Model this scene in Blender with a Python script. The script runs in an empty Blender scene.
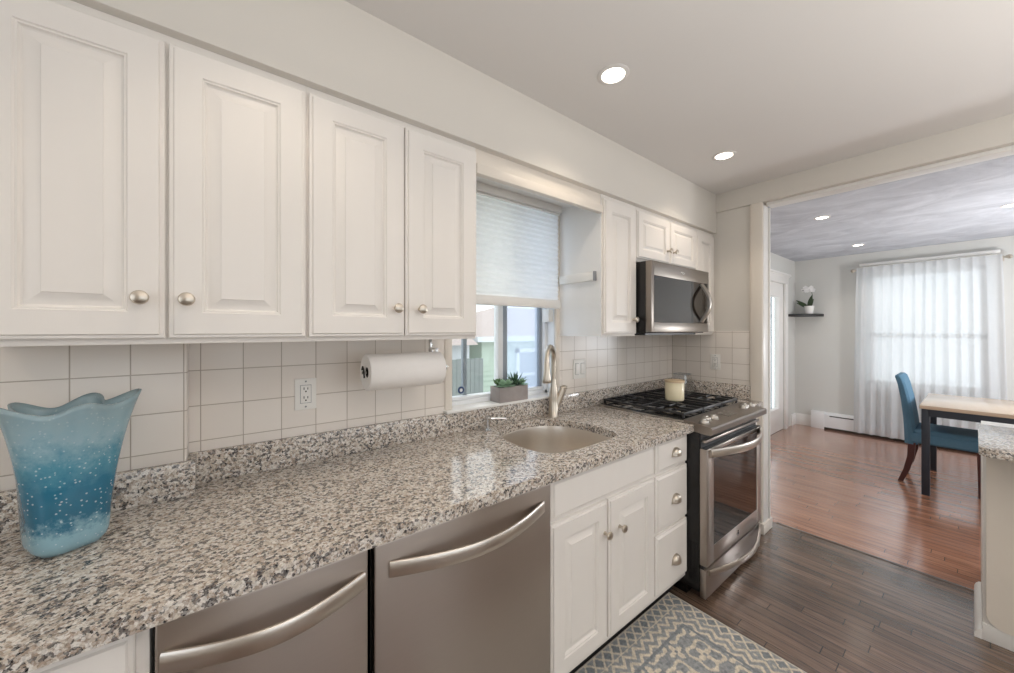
import bpy, bmesh, math, random
from mathutils import Vector, Matrix, noise as mnoise
random.seed(7)
PI = math.pi
sc = bpy.context.scene
COL = sc.collection

# ------------------------------------------------------------------ camera
F_PX, YAW, HORIZON, CAM_Z = 365.84, 0.907, 330.17, 1.406
cam_d = bpy.data.cameras.new('camera')
cam_d.sensor_fit = 'HORIZONTAL'; cam_d.sensor_width = 36.0
cam_d.lens = F_PX / 1014 * 36.0
cam_d.shift_y = -(336.5 - HORIZON) / 1014
cam_d.clip_start = 0.02
cam = bpy.data.objects.new('camera', cam_d); COL.objects.link(cam)
cam.location = (0, 0, CAM_Z); cam.rotation_euler = (PI/2, 0, YAW - PI/2)
sc.camera = cam

# ------------------------------------------------------------------ world (bright overcast day)
w = bpy.data.worlds.new('overcast'); sc.world = w; w.use_nodes = True
bg = w.node_tree.nodes['Background']
bg.inputs['Color'].default_value = (0.90, 0.95, 1.0, 1); bg.inputs['Strength'].default_value = 1.7

# ------------------------------------------------------------------ large lights: daylight through the windows and added openings
def portal(name, loc, rot, sx, sy):
    """guides the sky light through an opening in the walls"""
    d = bpy.data.lights.new(name, 'AREA'); d.shape = 'RECTANGLE'; d.size = sx; d.size_y = sy
    d.cycles.is_portal = True
    o = bpy.data.objects.new(name, d); COL.objects.link(o); o.location = loc; o.rotation_euler = rot
    return o
portal('daylight_kitchen_side', (0.9, -2.41, 1.51), (PI/2, 0, 0), 2.5, 1.42)  # opening added in an unseen wall for light
portal('daylight_kitchen_rear', (-1.61, -0.4, 1.5), (PI/2, 0, -PI/2), 1.6, 1.3)  # added opening too, behind the viewer
portal('daylight_dining_side', (5.0, -2.31, 1.5), (PI/2, 0, 0), 2.4, 1.5)  # added opening in the unseen dining wall
portal('daylight_dining_window', (6.94, 0.385, 1.415), (PI/2, 0, PI/2), 1.03, 1.47)
portal('daylight_sink_window', (1.21, 1.70, 1.55), (PI/2, 0, PI), 0.70, 1.05)
portal('daylight_glazed_door', (5.86, 1.75, 1.03), (PI/2, 0, PI), 0.86, 2.0)

def ceiling_fill(name, loc, power, color):
    """added fill light out of view, turned up to brighten the ceiling"""
    d = bpy.data.lights.new(name, 'SPOT'); d.energy = power; d.color = color; d.spot_size = 2.75; d.spot_blend = 0.9; d.shadow_soft_size = 0.15
    o = bpy.data.objects.new(name, d); COL.objects.link(o); o.location = loc; o.rotation_euler = (PI, 0, 0)
ceiling_fill('fill_kitchen_rear', (0.2, -0.9, 1.25), 95, (1.0, 0.965, 0.92))  # added kitchen fill, no fixture, lifts the ceiling
ceiling_fill('fill_kitchen_side', (1.7, -1.2, 1.25), 95, (1.0, 0.965, 0.92))
ceiling_fill('fill_dining_ceiling', (5.2, -0.95, 0.95), 48, (0.91, 0.95, 1.0))  # added fill for the dining ceiling, out of view

d = bpy.data.lights.new('fill_dining_table', 'POINT'); d.energy = 64; d.color = (0.93, 0.96, 1.0); d.shadow_soft_size = 0.2
o = bpy.data.objects.new('fill_dining_table', d); COL.objects.link(o); o.location = (5.2, -1.05, 1.2)     # added fill light over the table, right of the frame, no fixture

# ------------------------------------------------------------------ exposure
sc.view_settings.view_transform = 'Standard'; sc.view_settings.look = 'None'
sc.view_settings.gamma = 1; sc.view_settings.use_curve_mapping = False
sc.view_settings.exposure = 0.10

# ================================================================== materials
def lin(c):
    r = []
    for v in c:
        v = v/255.0
        r.append(v/12.92 if v <= 0.04045 else ((v+0.055)/1.055)**2.4)
    return (r[0], r[1], r[2], 1.0)
MATS = {}
def new_mat(name):
    m = bpy.data.materials.new(name); m.use_nodes = True
    nt = m.node_tree; b = nt.nodes['Principled BSDF']
    return m, nt, b
def node(nt, t, **kw):
    n = nt.nodes.new(t)
    for k, v in kw.items(): setattr(n, k, v)
    return n
def pm(name, rgb, rough=0.5, metal=0.0, var=0.04, scale=9.0, bump=0.0, bscale=200.0, coat=0.0, spec=None, stretch=(1,1,1)):
    """plain painted / metal / plastic surface with a slight procedural mottling"""
    m, nt, b = new_mat(name)
    tc = node(nt, 'ShaderNodeTexCoord'); mp = node(nt, 'ShaderNodeMapping'); mp.inputs['Scale'].default_value = stretch
    nt.links.new(tc.outputs['Object'], mp.inputs['Vector'])
    nz = node(nt, 'ShaderNodeTexNoise'); nz.inputs['Scale'].default_value = scale; nz.inputs['Detail'].default_value = 3
    nt.links.new(mp.outputs['Vector'], nz.inputs['Vector'])
    c = lin(rgb)
    mx = node(nt, 'ShaderNodeMix', data_type='RGBA')
    mx.inputs['A'].default_value = tuple(max(0, v*(1-var)) for v in c[:3]) + (1,)
    mx.inputs['B'].default_value = tuple(min(1, v*(1+var)) for v in c[:3]) + (1,)
    nt.links.new(nz.outputs['Fac'], mx.inputs['Factor'])
    nt.links.new(mx.outputs['Result'], b.inputs['Base Color'])
    b.inputs['Roughness'].default_value = rough; b.inputs['Metallic'].default_value = metal
    if coat: b.inputs['Coat Weight'].default_value = coat; b.inputs['Coat Roughness'].default_value = 0.08
    if spec is not None: b.inputs['Specular IOR Level'].default_value = spec
    if bump:
        n2 = node(nt, 'ShaderNodeTexNoise'); n2.inputs['Scale'].default_value = bscale; n2.inputs['Detail'].default_value = 4
        nt.links.new(mp.outputs['Vector'], n2.inputs['Vector'])
        bp = node(nt, 'ShaderNodeBump'); bp.inputs['Strength'].default_value = bump; bp.inputs['Distance'].default_value = 0.002
        nt.links.new(n2.outputs['Fac'], bp.inputs['Height']); nt.links.new(bp.outputs['Normal'], b.inputs['Normal'])
    MATS[name] = m
    return m
def ramp(nt, stops, interp='LINEAR'):
    r = node(nt, 'ShaderNodeValToRGB'); cr = r.color_ramp; cr.interpolation = interp
    while len(cr.elements) < len(stops): cr.elements.new(0.5)
    for e, (p, c) in zip(cr.elements, stops): e.position = p; e.color = lin(c)
    return r
def plane_coords(nt, a, b_, off=(0, 0)):
    tc = node(nt, 'ShaderNodeTexCoord'); sp = node(nt, 'ShaderNodeSeparateXYZ'); cb = node(nt, 'ShaderNodeCombineXYZ')
    nt.links.new(tc.outputs['Object'], sp.inputs[0])
    for i, (ax, o) in enumerate(((a, off[0]), (b_, off[1]))):
        ad = node(nt, 'ShaderNodeMath', operation='ADD'); ad.inputs[1].default_value = o
        nt.links.new(sp.outputs[ax], ad.inputs[0]); nt.links.new(ad.outputs[0], cb.inputs[i])
    return tc, cb
def tile_mat(name, ax, off):
    m, nt, b = new_mat(name)
    tc, cb = plane_coords(nt, ax, 2, off)
    br = node(nt, 'ShaderNodeTexBrick'); br.offset = 0.0; br.squash = 1.0
    br.inputs['Scale'].default_value = 1; br.inputs['Brick Width'].default_value = 0.1125; br.inputs['Row Height'].default_value = 0.1145
    br.inputs['Mortar Size'].default_value = 0.0016; br.inputs['Mortar Smooth'].default_value = 0.3; br.inputs['Bias'].default_value = 0
    br.inputs['Color1'].default_value = lin((236, 229, 221)); br.inputs['Color2'].default_value = lin((231, 223, 214)); br.inputs['Mortar'].default_value = lin((182, 170, 156))
    nt.links.new(cb.outputs[0], br.inputs['Vector']); nt.links.new(br.outputs['Color'], b.inputs['Base Color'])
    b.inputs['Roughness'].default_value = 0.28
    bp = node(nt, 'ShaderNodeBump', invert=True); bp.inputs['Strength'].default_value = 0.5; bp.inputs['Distance'].default_value = 0.002
    nt.links.new(br.outputs['Fac'], bp.inputs['Height']); nt.links.new(bp.outputs['Normal'], b.inputs['Normal'])
    return m
def wood_floor(name, c1, c2, groove, rough, width=0.057, length=0.95, off=(0, 0), grain=0.35, coat=0.0):
    m, nt, b = new_mat(name)
    b.inputs['Coat Weight'].default_value = coat; b.inputs['Coat Roughness'].default_value = 0.16
    tc, cb = plane_coords(nt, 1, 0, off)           # boards run along y
    sp_ = node(nt, 'ShaderNodeSeparateXYZ'); nt.links.new(cb.outputs[0], sp_.inputs[0])
    dv = node(nt, 'ShaderNodeMath', operation='DIVIDE'); dv.inputs[1].default_value = width; nt.links.new(sp_.outputs[1], dv.inputs[0])
    fl = node(nt, 'ShaderNodeMath', operation='FLOOR'); nt.links.new(dv.outputs[0], fl.inputs[0])
    wn = node(nt, 'ShaderNodeTexWhiteNoise', noise_dimensions='1D'); nt.links.new(fl.outputs[0], wn.inputs['W'])
    ma = node(nt, 'ShaderNodeMath', operation='MULTIPLY_ADD'); ma.inputs[1].default_value = length*3; nt.links.new(wn.outputs['Value'], ma.inputs[0]); nt.links.new(sp_.outputs[0], ma.inputs[2])
    cb = node(nt, 'ShaderNodeCombineXYZ'); nt.links.new(ma.outputs[0], cb.inputs[0]); nt.links.new(sp_.outputs[1], cb.inputs[1])
    br = node(nt, 'ShaderNodeTexBrick'); br.offset = 0.0; br.squash = 1.0
    br.inputs['Scale'].default_value = 1; br.inputs['Brick Width'].default_value = length; br.inputs['Row Height'].default_value = width
    br.inputs['Mortar Size'].default_value = 0.0016; br.inputs['Mortar Smooth'].default_value = 0.2
    br.inputs['Color1'].default_value = lin(c1); br.inputs['Color2'].default_value = lin(c2); br.inputs['Mortar'].default_value = lin(groove)
    nt.links.new(cb.outputs[0], br.inputs['Vector'])
    mp = node(nt, 'ShaderNodeMapping'); mp.inputs['Scale'].default_value = (38, 1.6, 1)
    nt.links.new(tc.outputs['Object'], mp.inputs['Vector'])
    nz = node(nt, 'ShaderNodeTexNoise'); nz.inputs['Scale'].default_value = 2.2; nz.inputs['Detail'].default_value = 6; nz.inputs['Distortion'].default_value = 1.2
    nt.links.new(mp.outputs['Vector'], nz.inputs['Vector'])
    rp = ramp(nt, [(0.3, (120, 120, 120)), (0.7, (255, 255, 255))])
    nt.links.new(nz.outputs['Fac'], rp.inputs['Fac'])
    mx = node(nt, 'ShaderNodeMix', data_type='RGBA', blend_type='MULTIPLY'); mx.inputs['Factor'].default_value = grain
    nt.links.new(br.outputs['Color'], mx.inputs['A']); nt.links.new(rp.outputs['Color'], mx.inputs['B'])
    nt.links.new(mx.outputs['Result'], b.inputs['Base Color'])
    n3 = node(nt, 'ShaderNodeTexNoise'); n3.inputs['Scale'].default_value = 3.0
    nt.links.new(tc.outputs['Object'], n3.inputs['Vector'])
    mr = node(nt, 'ShaderNodeMapRange'); mr.inputs['To Min'].default_value = rough*0.8; mr.inputs['To Max'].default_value = rough*1.25
    nt.links.new(n3.outputs['Fac'], mr.inputs['Value']); nt.links.new(mr.outputs['Result'], b.inputs['Roughness'])
    bp = node(nt, 'ShaderNodeBump', invert=True); bp.inputs['Strength'].default_value = 0.55; bp.inputs['Distance'].default_value = 0.0025
    nt.links.new(br.outputs['Fac'], bp.inputs['Height'])
    bp2 = node(nt, 'ShaderNodeBump'); bp2.inputs['Strength'].default_value = 0.08; bp2.inputs['Distance'].default_value = 0.002
    nt.links.new(nz.outputs['Fac'], bp2.inputs['Height']); nt.links.new(bp.outputs['Normal'], bp2.inputs['Normal'])
    nt.links.new(bp2.outputs['Normal'], b.inputs['Normal'])
    return m
def granite(name):
    m, nt, b = new_mat(name)
    tc = node(nt, 'ShaderNodeTexCoord')
    nz = node(nt, 'ShaderNodeTexNoise'); nz.inputs['Scale'].default_value = 160; nz.inputs['Detail'].default_value = 2
    nt.links.new(tc.outputs['Object'], nz.inputs['Vector'])
    add = node(nt, 'ShaderNodeMix', data_type='VECTOR'); add.inputs['Factor'].default_value = 0.012
    nt.links.new(tc.outputs['Object'], add.inputs['A']); nt.links.new(nz.outputs['Color'], add.inputs['B'])
    v = node(nt, 'ShaderNodeTexVoronoi'); v.inputs['Scale'].default_value = 150
    nt.links.new(add.outputs['Result'], v.inputs['Vector'])
    sp = node(nt, 'ShaderNodeSeparateColor'); nt.links.new(v.outputs['Color'], sp.inputs[0])
    rp = ramp(nt, [(0.0, (44, 42, 44)), (0.15, (104, 98, 95)), (0.28, (180, 162, 145)), (0.48, (216, 204, 189)), (0.74, (242, 236, 228))], 'CONSTANT')
    nt.links.new(sp.outputs[0], rp.inputs['Fac'])
    v2 = node(nt, 'ShaderNodeTexVoronoi'); v2.inputs['Scale'].default_value = 330
    nt.links.new(tc.outputs['Object'], v2.inputs['Vector'])
    sp2 = node(nt, 'ShaderNodeSeparateColor'); nt.links.new(v2.outputs['Color'], sp2.inputs[0])
    rp2 = ramp(nt, [(0.0, (28, 27, 30)), (0.16, (140, 134, 130)), (0.5, (216, 212, 206)), (0.85, (184, 166, 152))], 'CONSTANT')
    nt.links.new(sp2.outputs[1], rp2.inputs['Fac'])
    mx = node(nt, 'ShaderNodeMix', data_type='RGBA'); mx.inputs['Factor'].default_value = 0.35
    nt.links.new(rp.outputs['Color'], mx.inputs['A']); nt.links.new(rp2.outputs['Color'], mx.inputs['B'])
    nt.links.new(mx.outputs['Result'], b.inputs['Base Color'])
    b.inputs['Roughness'].default_value = 0.13
    return m
def steel(name, rgb, rough, axis_scale, aniso=0.0, bump=0.03):
    m, nt, b = new_mat(name)
    tc = node(nt, 'ShaderNodeTexCoord'); mp = node(nt, 'ShaderNodeMapping'); mp.inputs['Scale'].default_value = axis_scale
    nt.links.new(tc.outputs['Object'], mp.inputs['Vector'])
    nz = node(nt, 'ShaderNodeTexNoise'); nz.inputs['Scale'].default_value = 1.0; nz.inputs['Detail'].default_value = 5
    nt.links.new(mp.outputs['Vector'], nz.inputs['Vector'])
    c = lin(rgb)
    mx = node(nt, 'ShaderNodeMix', data_type='RGBA'); mx.inputs['A'].default_value = tuple(v*0.97 for v in c[:3])+(1,); mx.inputs['B'].default_value = tuple(min(1, v*1.03) for v in c[:3])+(1,)
    nt.links.new(nz.outputs['Fac'], mx.inputs['Factor']); nt.links.new(mx.outputs['Result'], b.inputs['Base Color'])
    b.inputs['Metallic'].default_value = 1.0
    mr = node(nt, 'ShaderNodeMapRange'); mr.inputs['To Min'].default_value = rough*0.9; mr.inputs['To Max'].default_value = rough*1.1
    nt.links.new(nz.outputs['Fac'], mr.inputs['Value']); nt.links.new(mr.outputs['Result'], b.inputs['Roughness'])
    if aniso:
        tg = node(nt, 'ShaderNodeTangent', direction_type='RADIAL', axis='Z'); b.inputs['Anisotropic'].default_value = aniso
        b.inputs['Anisotropic Rotation'].default_value = 0.25; nt.links.new(tg.outputs[0], b.inputs['Tangent'])
    elif bump:
        bp = node(nt, 'ShaderNodeBump'); bp.inputs['Strength'].default_value = bump; bp.inputs['Distance'].default_value = 0.0006
        nt.links.new(nz.outputs['Fac'], bp.inputs['Height']); nt.links.new(bp.outputs['Normal'], b.inputs['Normal'])
    return m
def glass_mat(name, tint=(1, 1, 1), gloss=0.10, haze=0.0, haze_col=(0.8, 0.85, 0.9)):
    m = bpy.data.materials.new(name); m.use_nodes = True; nt = m.node_tree; nt.nodes.clear()
    out = node(nt, 'ShaderNodeOutputMaterial'); tr = node(nt, 'ShaderNodeBsdfTransparent'); tr.inputs[0].default_value = tint + (1,)
    gl = node(nt, 'ShaderNodeBsdfGlossy'); gl.inputs['Roughness'].default_value = 0.01
    mx = node(nt, 'ShaderNodeMixShader'); lw = node(nt, 'ShaderNodeLayerWeight'); lw.inputs['Blend'].default_value = gloss
    lw.inputs['Blend'].default_value = 0.5
    pw = node(nt, 'ShaderNodeMath', operation='POWER'); pw.inputs[1].default_value = 4.0; ml = node(nt, 'ShaderNodeMath', operation='MULTIPLY_ADD'); ml.inputs[1].default_value = 0.45; ml.inputs[2].default_value = gloss*0.5
    nt.links.new(lw.outputs['Facing'], pw.inputs[0]); nt.links.new(pw.outputs[0], ml.inputs[0]); nt.links.new(ml.outputs[0], mx.inputs[0]); nt.links.new(tr.outputs[0], mx.inputs[1]); nt.links.new(gl.outputs[0], mx.inputs[2])
    last = mx
    if haze:
        df = node(nt, 'ShaderNodeBsdfTranslucent'); df.inputs[0].default_value = haze_col + (1,)
        m2 = node(nt, 'ShaderNodeMixShader'); m2.inputs[0].default_value = haze
        nt.links.new(mx.outputs[0], m2.inputs[1]); nt.links.new(df.outputs[0], m2.inputs[2]); last = m2
    nt.links.new(last.outputs[0], out.inputs[0])
    return m
def cloth_mat(name, rgb, transparent, translucent, weave=0):
    m = bpy.data.materials.new(name); m.use_nodes = True; nt = m.node_tree; nt.nodes.clear()
    out = node(nt, 'ShaderNodeOutputMaterial'); c = lin(rgb)
    tr = node(nt, 'ShaderNodeBsdfTransparent'); df = node(nt, 'ShaderNodeBsdfDiffuse'); tl = node(nt, 'ShaderNodeBsdfTranslucent')
    tc = node(nt, 'ShaderNodeTexCoord'); nz = node(nt, 'ShaderNodeTexNoise'); nz.inputs['Scale'].default_value = 14
    nt.links.new(tc.outputs['Object'], nz.inputs['Vector'])
    mc = node(nt, 'ShaderNodeMix', data_type='RGBA'); mc.inputs['A'].default_value = tuple(v*0.96 for v in c[:3])+(1,); mc.inputs['B'].default_value = c
    nt.links.new(nz.outputs['Fac'], mc.inputs['Factor'])
    nt.links.new(mc.outputs['Result'], df.inputs[0]); nt.links.new(mc.outputs['Result'], tl.inputs[0])
    m1 = node(nt, 'ShaderNodeMixShader'); m1.inputs[0].default_value = translucent
    nt.links.new(df.outputs[0], m1.inputs[1]); nt.links.new(tl.outputs[0], m1.inputs[2])
    m2 = node(nt, 'ShaderNodeMixShader'); m2.inputs[0].default_value = transparent
    nt.links.new(m1.outputs[0], m2.inputs[1]); nt.links.new(tr.outputs[0], m2.inputs[2])
    nt.links.new(m2.outputs[0], out.inputs[0])
    return m
def glow(name, rgb, strength):
    m, nt, b = new_mat(name)
    b.inputs['Base Color'].default_value = (0.9, 0.9, 0.9, 1); b.inputs['Emission Color'].default_value = lin(rgb); b.inputs['Emission Strength'].default_value = strength
    return m

M = {}
M['cab'] = pm('cabinet_white', (238, 233, 227), 0.38, var=0.012, scale=4, bump=0.03, bscale=60, stretch=(6, 6, 1))
M['cab_side'] = pm('cabinet_side_white', (240, 239, 237), 0.45, var=0.01, scale=3)
M['dark_gap'] = pm('toe_kick_black', (28, 26, 25), 0.7)
M['wall'] = pm('wall_paint', (222, 217, 209), 0.7, var=0.012, scale=2.5, bump=0.05, bscale=90)
M['wall_dining'] = pm('greige_wall_paint', (213, 212, 207), 0.75, var=0.012, scale=2.5, bump=0.05, bscale=90)
M['ceiling'] = pm('ceiling_paint', (222, 219, 216), 0.85, var=0.01, scale=2)
M['trim'] = pm('white_trim_paint', (238, 236, 232), 0.32, var=0.01, scale=5)
M['trim_cream'] = pm('cream_trim_paint', (232, 224, 213), 0.38, var=0.012, scale=5)
M['vinyl'] = pm('white_vinyl', (236, 238, 240), 0.4, var=0.01)
M['vinyl_grey'] = pm('grey_vinyl', (150, 158, 168), 0.45, var=0.02)
M['granite'] = granite('speckled_granite')
M['tile_x'] = tile_mat('cream_tile_back', 0, (0.0517, -1.0465+0.1145*10))
M['tile_p'] = tile_mat('cream_tile_pilaster', 0, (0.2000+0.1125*10, -1.0495+0.1145*10))
M['tile_y'] = tile_mat('cream_tile_return', 1, (0.03, -1.0465+0.1145*10))
M['floor_k'] = wood_floor('dark_oak_boards', (150, 122, 104), (112, 92, 78), (46, 37, 32), 0.24, grain=0.75, coat=0.8)
M['floor_d'] = wood_floor('red_oak_boards', (210, 152, 122), (178, 124, 96), (98, 60, 46), 0.20, grain=0.55, coat=1.0)
M['steel'] = steel('brushed_stainless', (184, 174, 166), 0.33, (3, 3, 260), 0.72)
M['steel_h'] = steel('brushed_stainless_bar', (214, 206, 197), 0.32, (3, 200, 200), 0, 0.0)
M['steel_mw'] = steel('dark_stainless', (150, 142, 134), 0.33, (3, 3, 260))
M['steel_bowl'] = steel('satin_stainless_bowl', (222, 214, 204), 0.36, (60, 60, 60), 0, 0.0)
M['nickel'] = steel('brushed_nickel', (206, 196, 182), 0.30, (40, 40, 40), 0, 0.0)
M['knob_silver'] = steel('silver_knob', (196, 190, 182), 0.30, (40, 40, 40), 0, 0.0)
M['chrome'] = pm('polished_chrome', (215, 215, 215), 0.12, 1.0, var=0.02)
M['black'] = pm('black_enamel', (22, 21, 21), 0.25, var=0.1)
M['black_gloss'] = pm('glossy_black_enamel', (26, 25, 25), 0.10, var=0.1, coat=1.0)
M['black_matte'] = pm('cast_iron', (40, 40, 42), 0.36, var=0.15, scale=60, bump=0.1, bscale=500)
M['black_glass'] = pm('dark_oven_glass', (18, 13, 10), 0.05, var=0.05, coat=0.3)
M['plastic'] = pm('white_plastic', (240, 238, 233), 0.3, var=0.01)
M['slot'] = pm('dark_slot', (40, 38, 36), 0.6)
M['grey_strip'] = pm('grey_plastic_end', (140, 142, 146), 0.4)
M['paper'] = pm('paper_towel', (244, 240, 236), 0.95, var=0.02, scale=40, bump=0.35, bscale=220)
M['concrete'] = pm('grey_planter', (160, 152, 149), 0.8, var=0.14, scale=30, bump=0.3, bscale=150)
M['soil'] = pm('dark_soil', (52, 42, 34), 0.95, var=0.3, scale=80)
M['succ_green'] = pm('succulent_green', (86, 124, 70), 0.45, var=0.25, scale=30)
M['succ_pale'] = pm('succulent_pale', (166, 196, 168), 0.5, var=0.15, scale=30)
M['succ_dark'] = pm('succulent_dark', (62, 70, 74), 0.45, var=0.25, scale=40)
M['agave'] = pm('agave_green', (74, 104, 78), 0.45, var=0.25, scale=50)
M['clear'] = glass_mat('window_glass', (0.97, 0.985, 0.98), 0.06)
M['screen'] = glass_mat('insect_screen', (0.90, 0.93, 0.97), 0.04, 0.30, (0.78, 0.86, 0.98))
M['clear_dish'] = glass_mat('clear_dish_glass', (0.86, 0.86, 0.85), 0.35)
M['shade'] = cloth_mat('pleated_shade_cloth', (253, 252, 250), 0.0, 0.74)
M['sheer'] = cloth_mat('sheer_curtain_cloth', (232, 234, 236), 0.15, 0.46)
M['wax'] = pm('cream_wax', (236, 224, 190), 0.35, var=0.02, coat=0.6)
M['lid_wood'] = pm('pale_wood_lid', (214, 190, 156), 0.5, var=0.08, scale=20, stretch=(1, 12, 1))
M['blue_fabric'] = pm('blue_upholstery', (84, 122, 146), 0.9, var=0.12, scale=60, bump=0.25, bscale=500)
M['mahogany'] = pm('dark_red_wood', (72, 34, 30), 0.3, var=0.15, scale=10, stretch=(8, 8, 1))
M['table_wood'] = pm('pale_oak_top', (212, 190, 166), 0.16, var=0.12, scale=8, stretch=(14, 1, 1))
M['table_metal'] = pm('dark_blue_grey_metal', (44, 50, 60), 0.4, var=0.06)
M['shelf_dark'] = pm('dark_shelf_wood', (48, 46, 46), 0.45, var=0.2, scale=14)
M['pot'] = pm('white_ceramic', (244, 242, 238), 0.25, var=0.01)
M['leaf'] = pm('orchid_leaf', (54, 72, 44), 0.4, var=0.2, scale=20)
M['petal'] = pm('white_petal', (248, 246, 244), 0.6, var=0.02)
M['heater'] = pm('heater_white', (236, 236, 236), 0.4, var=0.01)
M['beige'] = pm('beige_panel', (232, 223, 210), 0.5, var=0.02, scale=5, bump=0.06, bscale=60)
M['siding'] = pm('green_siding', (198, 212, 198), 0.7, var=0.05)
M['roof'] = pm('brown_shingles', (192, 178, 172), 0.9, var=0.25, scale=25)
M['house_white'] = pm('white_siding', (226, 230, 234), 0.7, var=0.03)
M['fence'] = pm('grey_fence_boards', (140, 146, 144), 0.85, var=0.15, scale=8, stretch=(6, 6, 1))
M['hedge'] = pm('dark_hedge', (96, 118, 88), 0.9, var=0.4, scale=7)
M['grass'] = pm('lawn', (108, 124, 84), 0.95, var=0.3, scale=12)
M['sticker'] = pm('blue_sticker', (34, 60, 104), 0.5)
M['lamp'] = glow('lamp_lens', (255, 246, 230), 6.0)
M['display'] = pm('grey_display', (92, 86, 78), 0.2)
M['pewter'] = pm('warm_pewter', (150, 138, 120), 0.4, 0.6)

# textured plaster for the dining ceiling
m, nt, b = new_mat('swirled_plaster')
tc = node(nt, 'ShaderNodeTexCoord'); mp = node(nt, 'ShaderNodeMapping'); mp.inputs['Scale'].default_value = (1.5, 1, 1); mp.inputs['Rotation'].default_value = (0, 0, 0.35)
nt.links.new(tc.outputs['Object'], mp.inputs['Vector'])
nz = node(nt, 'ShaderNodeTexNoise'); nz.inputs['Scale'].default_value = 2.6; nz.inputs['Detail'].default_value = 9; nz.inputs['Roughness'].default_value = 0.68; nz.inputs['Distortion'].default_value = 0.8
nt.links.new(mp.outputs['Vector'], nz.inputs['Vector'])
rp = ramp(nt, [(0.32, (176, 179, 187)), (0.68, (210, 213, 220))]); nt.links.new(nz.outputs['Fac'], rp.inputs['Fac'])
nt.links.new(rp.outputs['Color'], b.inputs['Base Color']); b.inputs['Roughness'].default_value = 0.85
bp = node(nt, 'ShaderNodeBump'); bp.inputs['Strength'].default_value = 1.0; bp.inputs['Distance'].default_value = 0.02
nt.links.new(nz.outputs['Fac'], bp.inputs['Height']); nt.links.new(bp.outputs['Normal'], b.inputs['Normal'])
M['plaster'] = m

# blue art glass: colour bands are in the glass itself
m, nt, b = new_mat('blue_art_glass')
tc = node(nt, 'ShaderNodeTexCoord'); sp = node(nt, 'ShaderNodeSeparateXYZ'); nt.links.new(tc.outputs['Object'], sp.inputs[0])
nz = node(nt, 'ShaderNodeTexNoise'); nz.inputs['Scale'].default_value = 26; nz.inputs['Detail'].default_value = 8; nz.inputs['Roughness'].default_value = 0.78
nt.links.new(tc.outputs['Object'], nz.inputs['Vector'])
mr = node(nt, 'ShaderNodeMapRange'); mr.inputs['From Max'].default_value = 0.34; nt.links.new(sp.outputs[2], mr.inputs['Value'])
ad = node(nt, 'ShaderNodeMath', operation='MULTIPLY_ADD'); ad.inputs[1].default_value = 0.46; nt.links.new(nz.outputs['Fac'], ad.inputs[0])
sb = node(nt, 'ShaderNodeMath', operation='SUBTRACT'); sb.inputs[1].default_value = 0.23
nt.links.new(mr.outputs['Result'], ad.inputs[2]); nt.links.new(ad.outputs[0], sb.inputs[0])
rp = ramp(nt, [(0.0, (150, 188, 200)), (0.13, (146, 186, 200)), (0.23, (44, 112, 140)), (0.42, (48, 122, 152)), (0.58, (92, 156, 178)), (0.76, (168, 202, 214)), (1.0, (184, 208, 214))])
nt.links.new(sb.outputs[0], rp.inputs['Fac'])
vo = node(nt, 'ShaderNodeTexVoronoi'); vo.inputs['Scale'].default_value = 150; nt.links.new(tc.outputs['Object'], vo.inputs['Vector'])
lt = node(nt, 'ShaderNodeMath', operation='LESS_THAN'); lt.inputs[1].default_value = 0.27; nt.links.new(vo.outputs['Distance'], lt.inputs[0])
sc2 = node(nt, 'ShaderNodeSeparateColor'); nt.links.new(vo.outputs['Color'], sc2.inputs[0])
gt = node(nt, 'ShaderNodeMath', operation='GREATER_THAN'); gt.inputs[1].default_value = 0.66; nt.links.new(sc2.outputs[0], gt.inputs[0])
mu = node(nt, 'ShaderNodeMath', operation='MULTIPLY'); nt.links.new(lt.outputs[0], mu.inputs[0]); nt.links.new(gt.outputs[0], mu.inputs[1])
mu2 = node(nt, 'ShaderNodeMath', operation='MULTIPLY'); mu2.inputs[1].default_value = 0.7; nt.links.new(mu.outputs[0], mu2.inputs[0])
mx = node(nt, 'ShaderNodeMix', data_type='RGBA'); mx.inputs['B'].default_value = lin((205, 225, 232))
nt.links.new(mu2.outputs[0], mx.inputs['Factor']); nt.links.new(rp.outputs['Color'], mx.inputs['A'])
nt.links.new(mx.outputs['Result'], b.inputs['Base Color'])
b.inputs['Roughness'].default_value = 0.07; b.inputs['IOR'].default_value = 1.45; b.inputs['Coat Weight'].default_value = 0.4; b.inputs['Coat Roughness'].default_value = 0.03
tw = node(nt, 'ShaderNodeMapRange'); tw.inputs['From Min'].default_value = 0.20; tw.inputs['From Max'].default_value = 0.34; tw.inputs['To Min'].default_value = 0.12; tw.inputs['To Max'].default_value = 0.5
nt.links.new(sp.outputs[2], tw.inputs['Value']); nt.links.new(tw.outputs['Result'], b.inputs['Transmission Weight'])
M['art_glass'] = m

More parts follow.
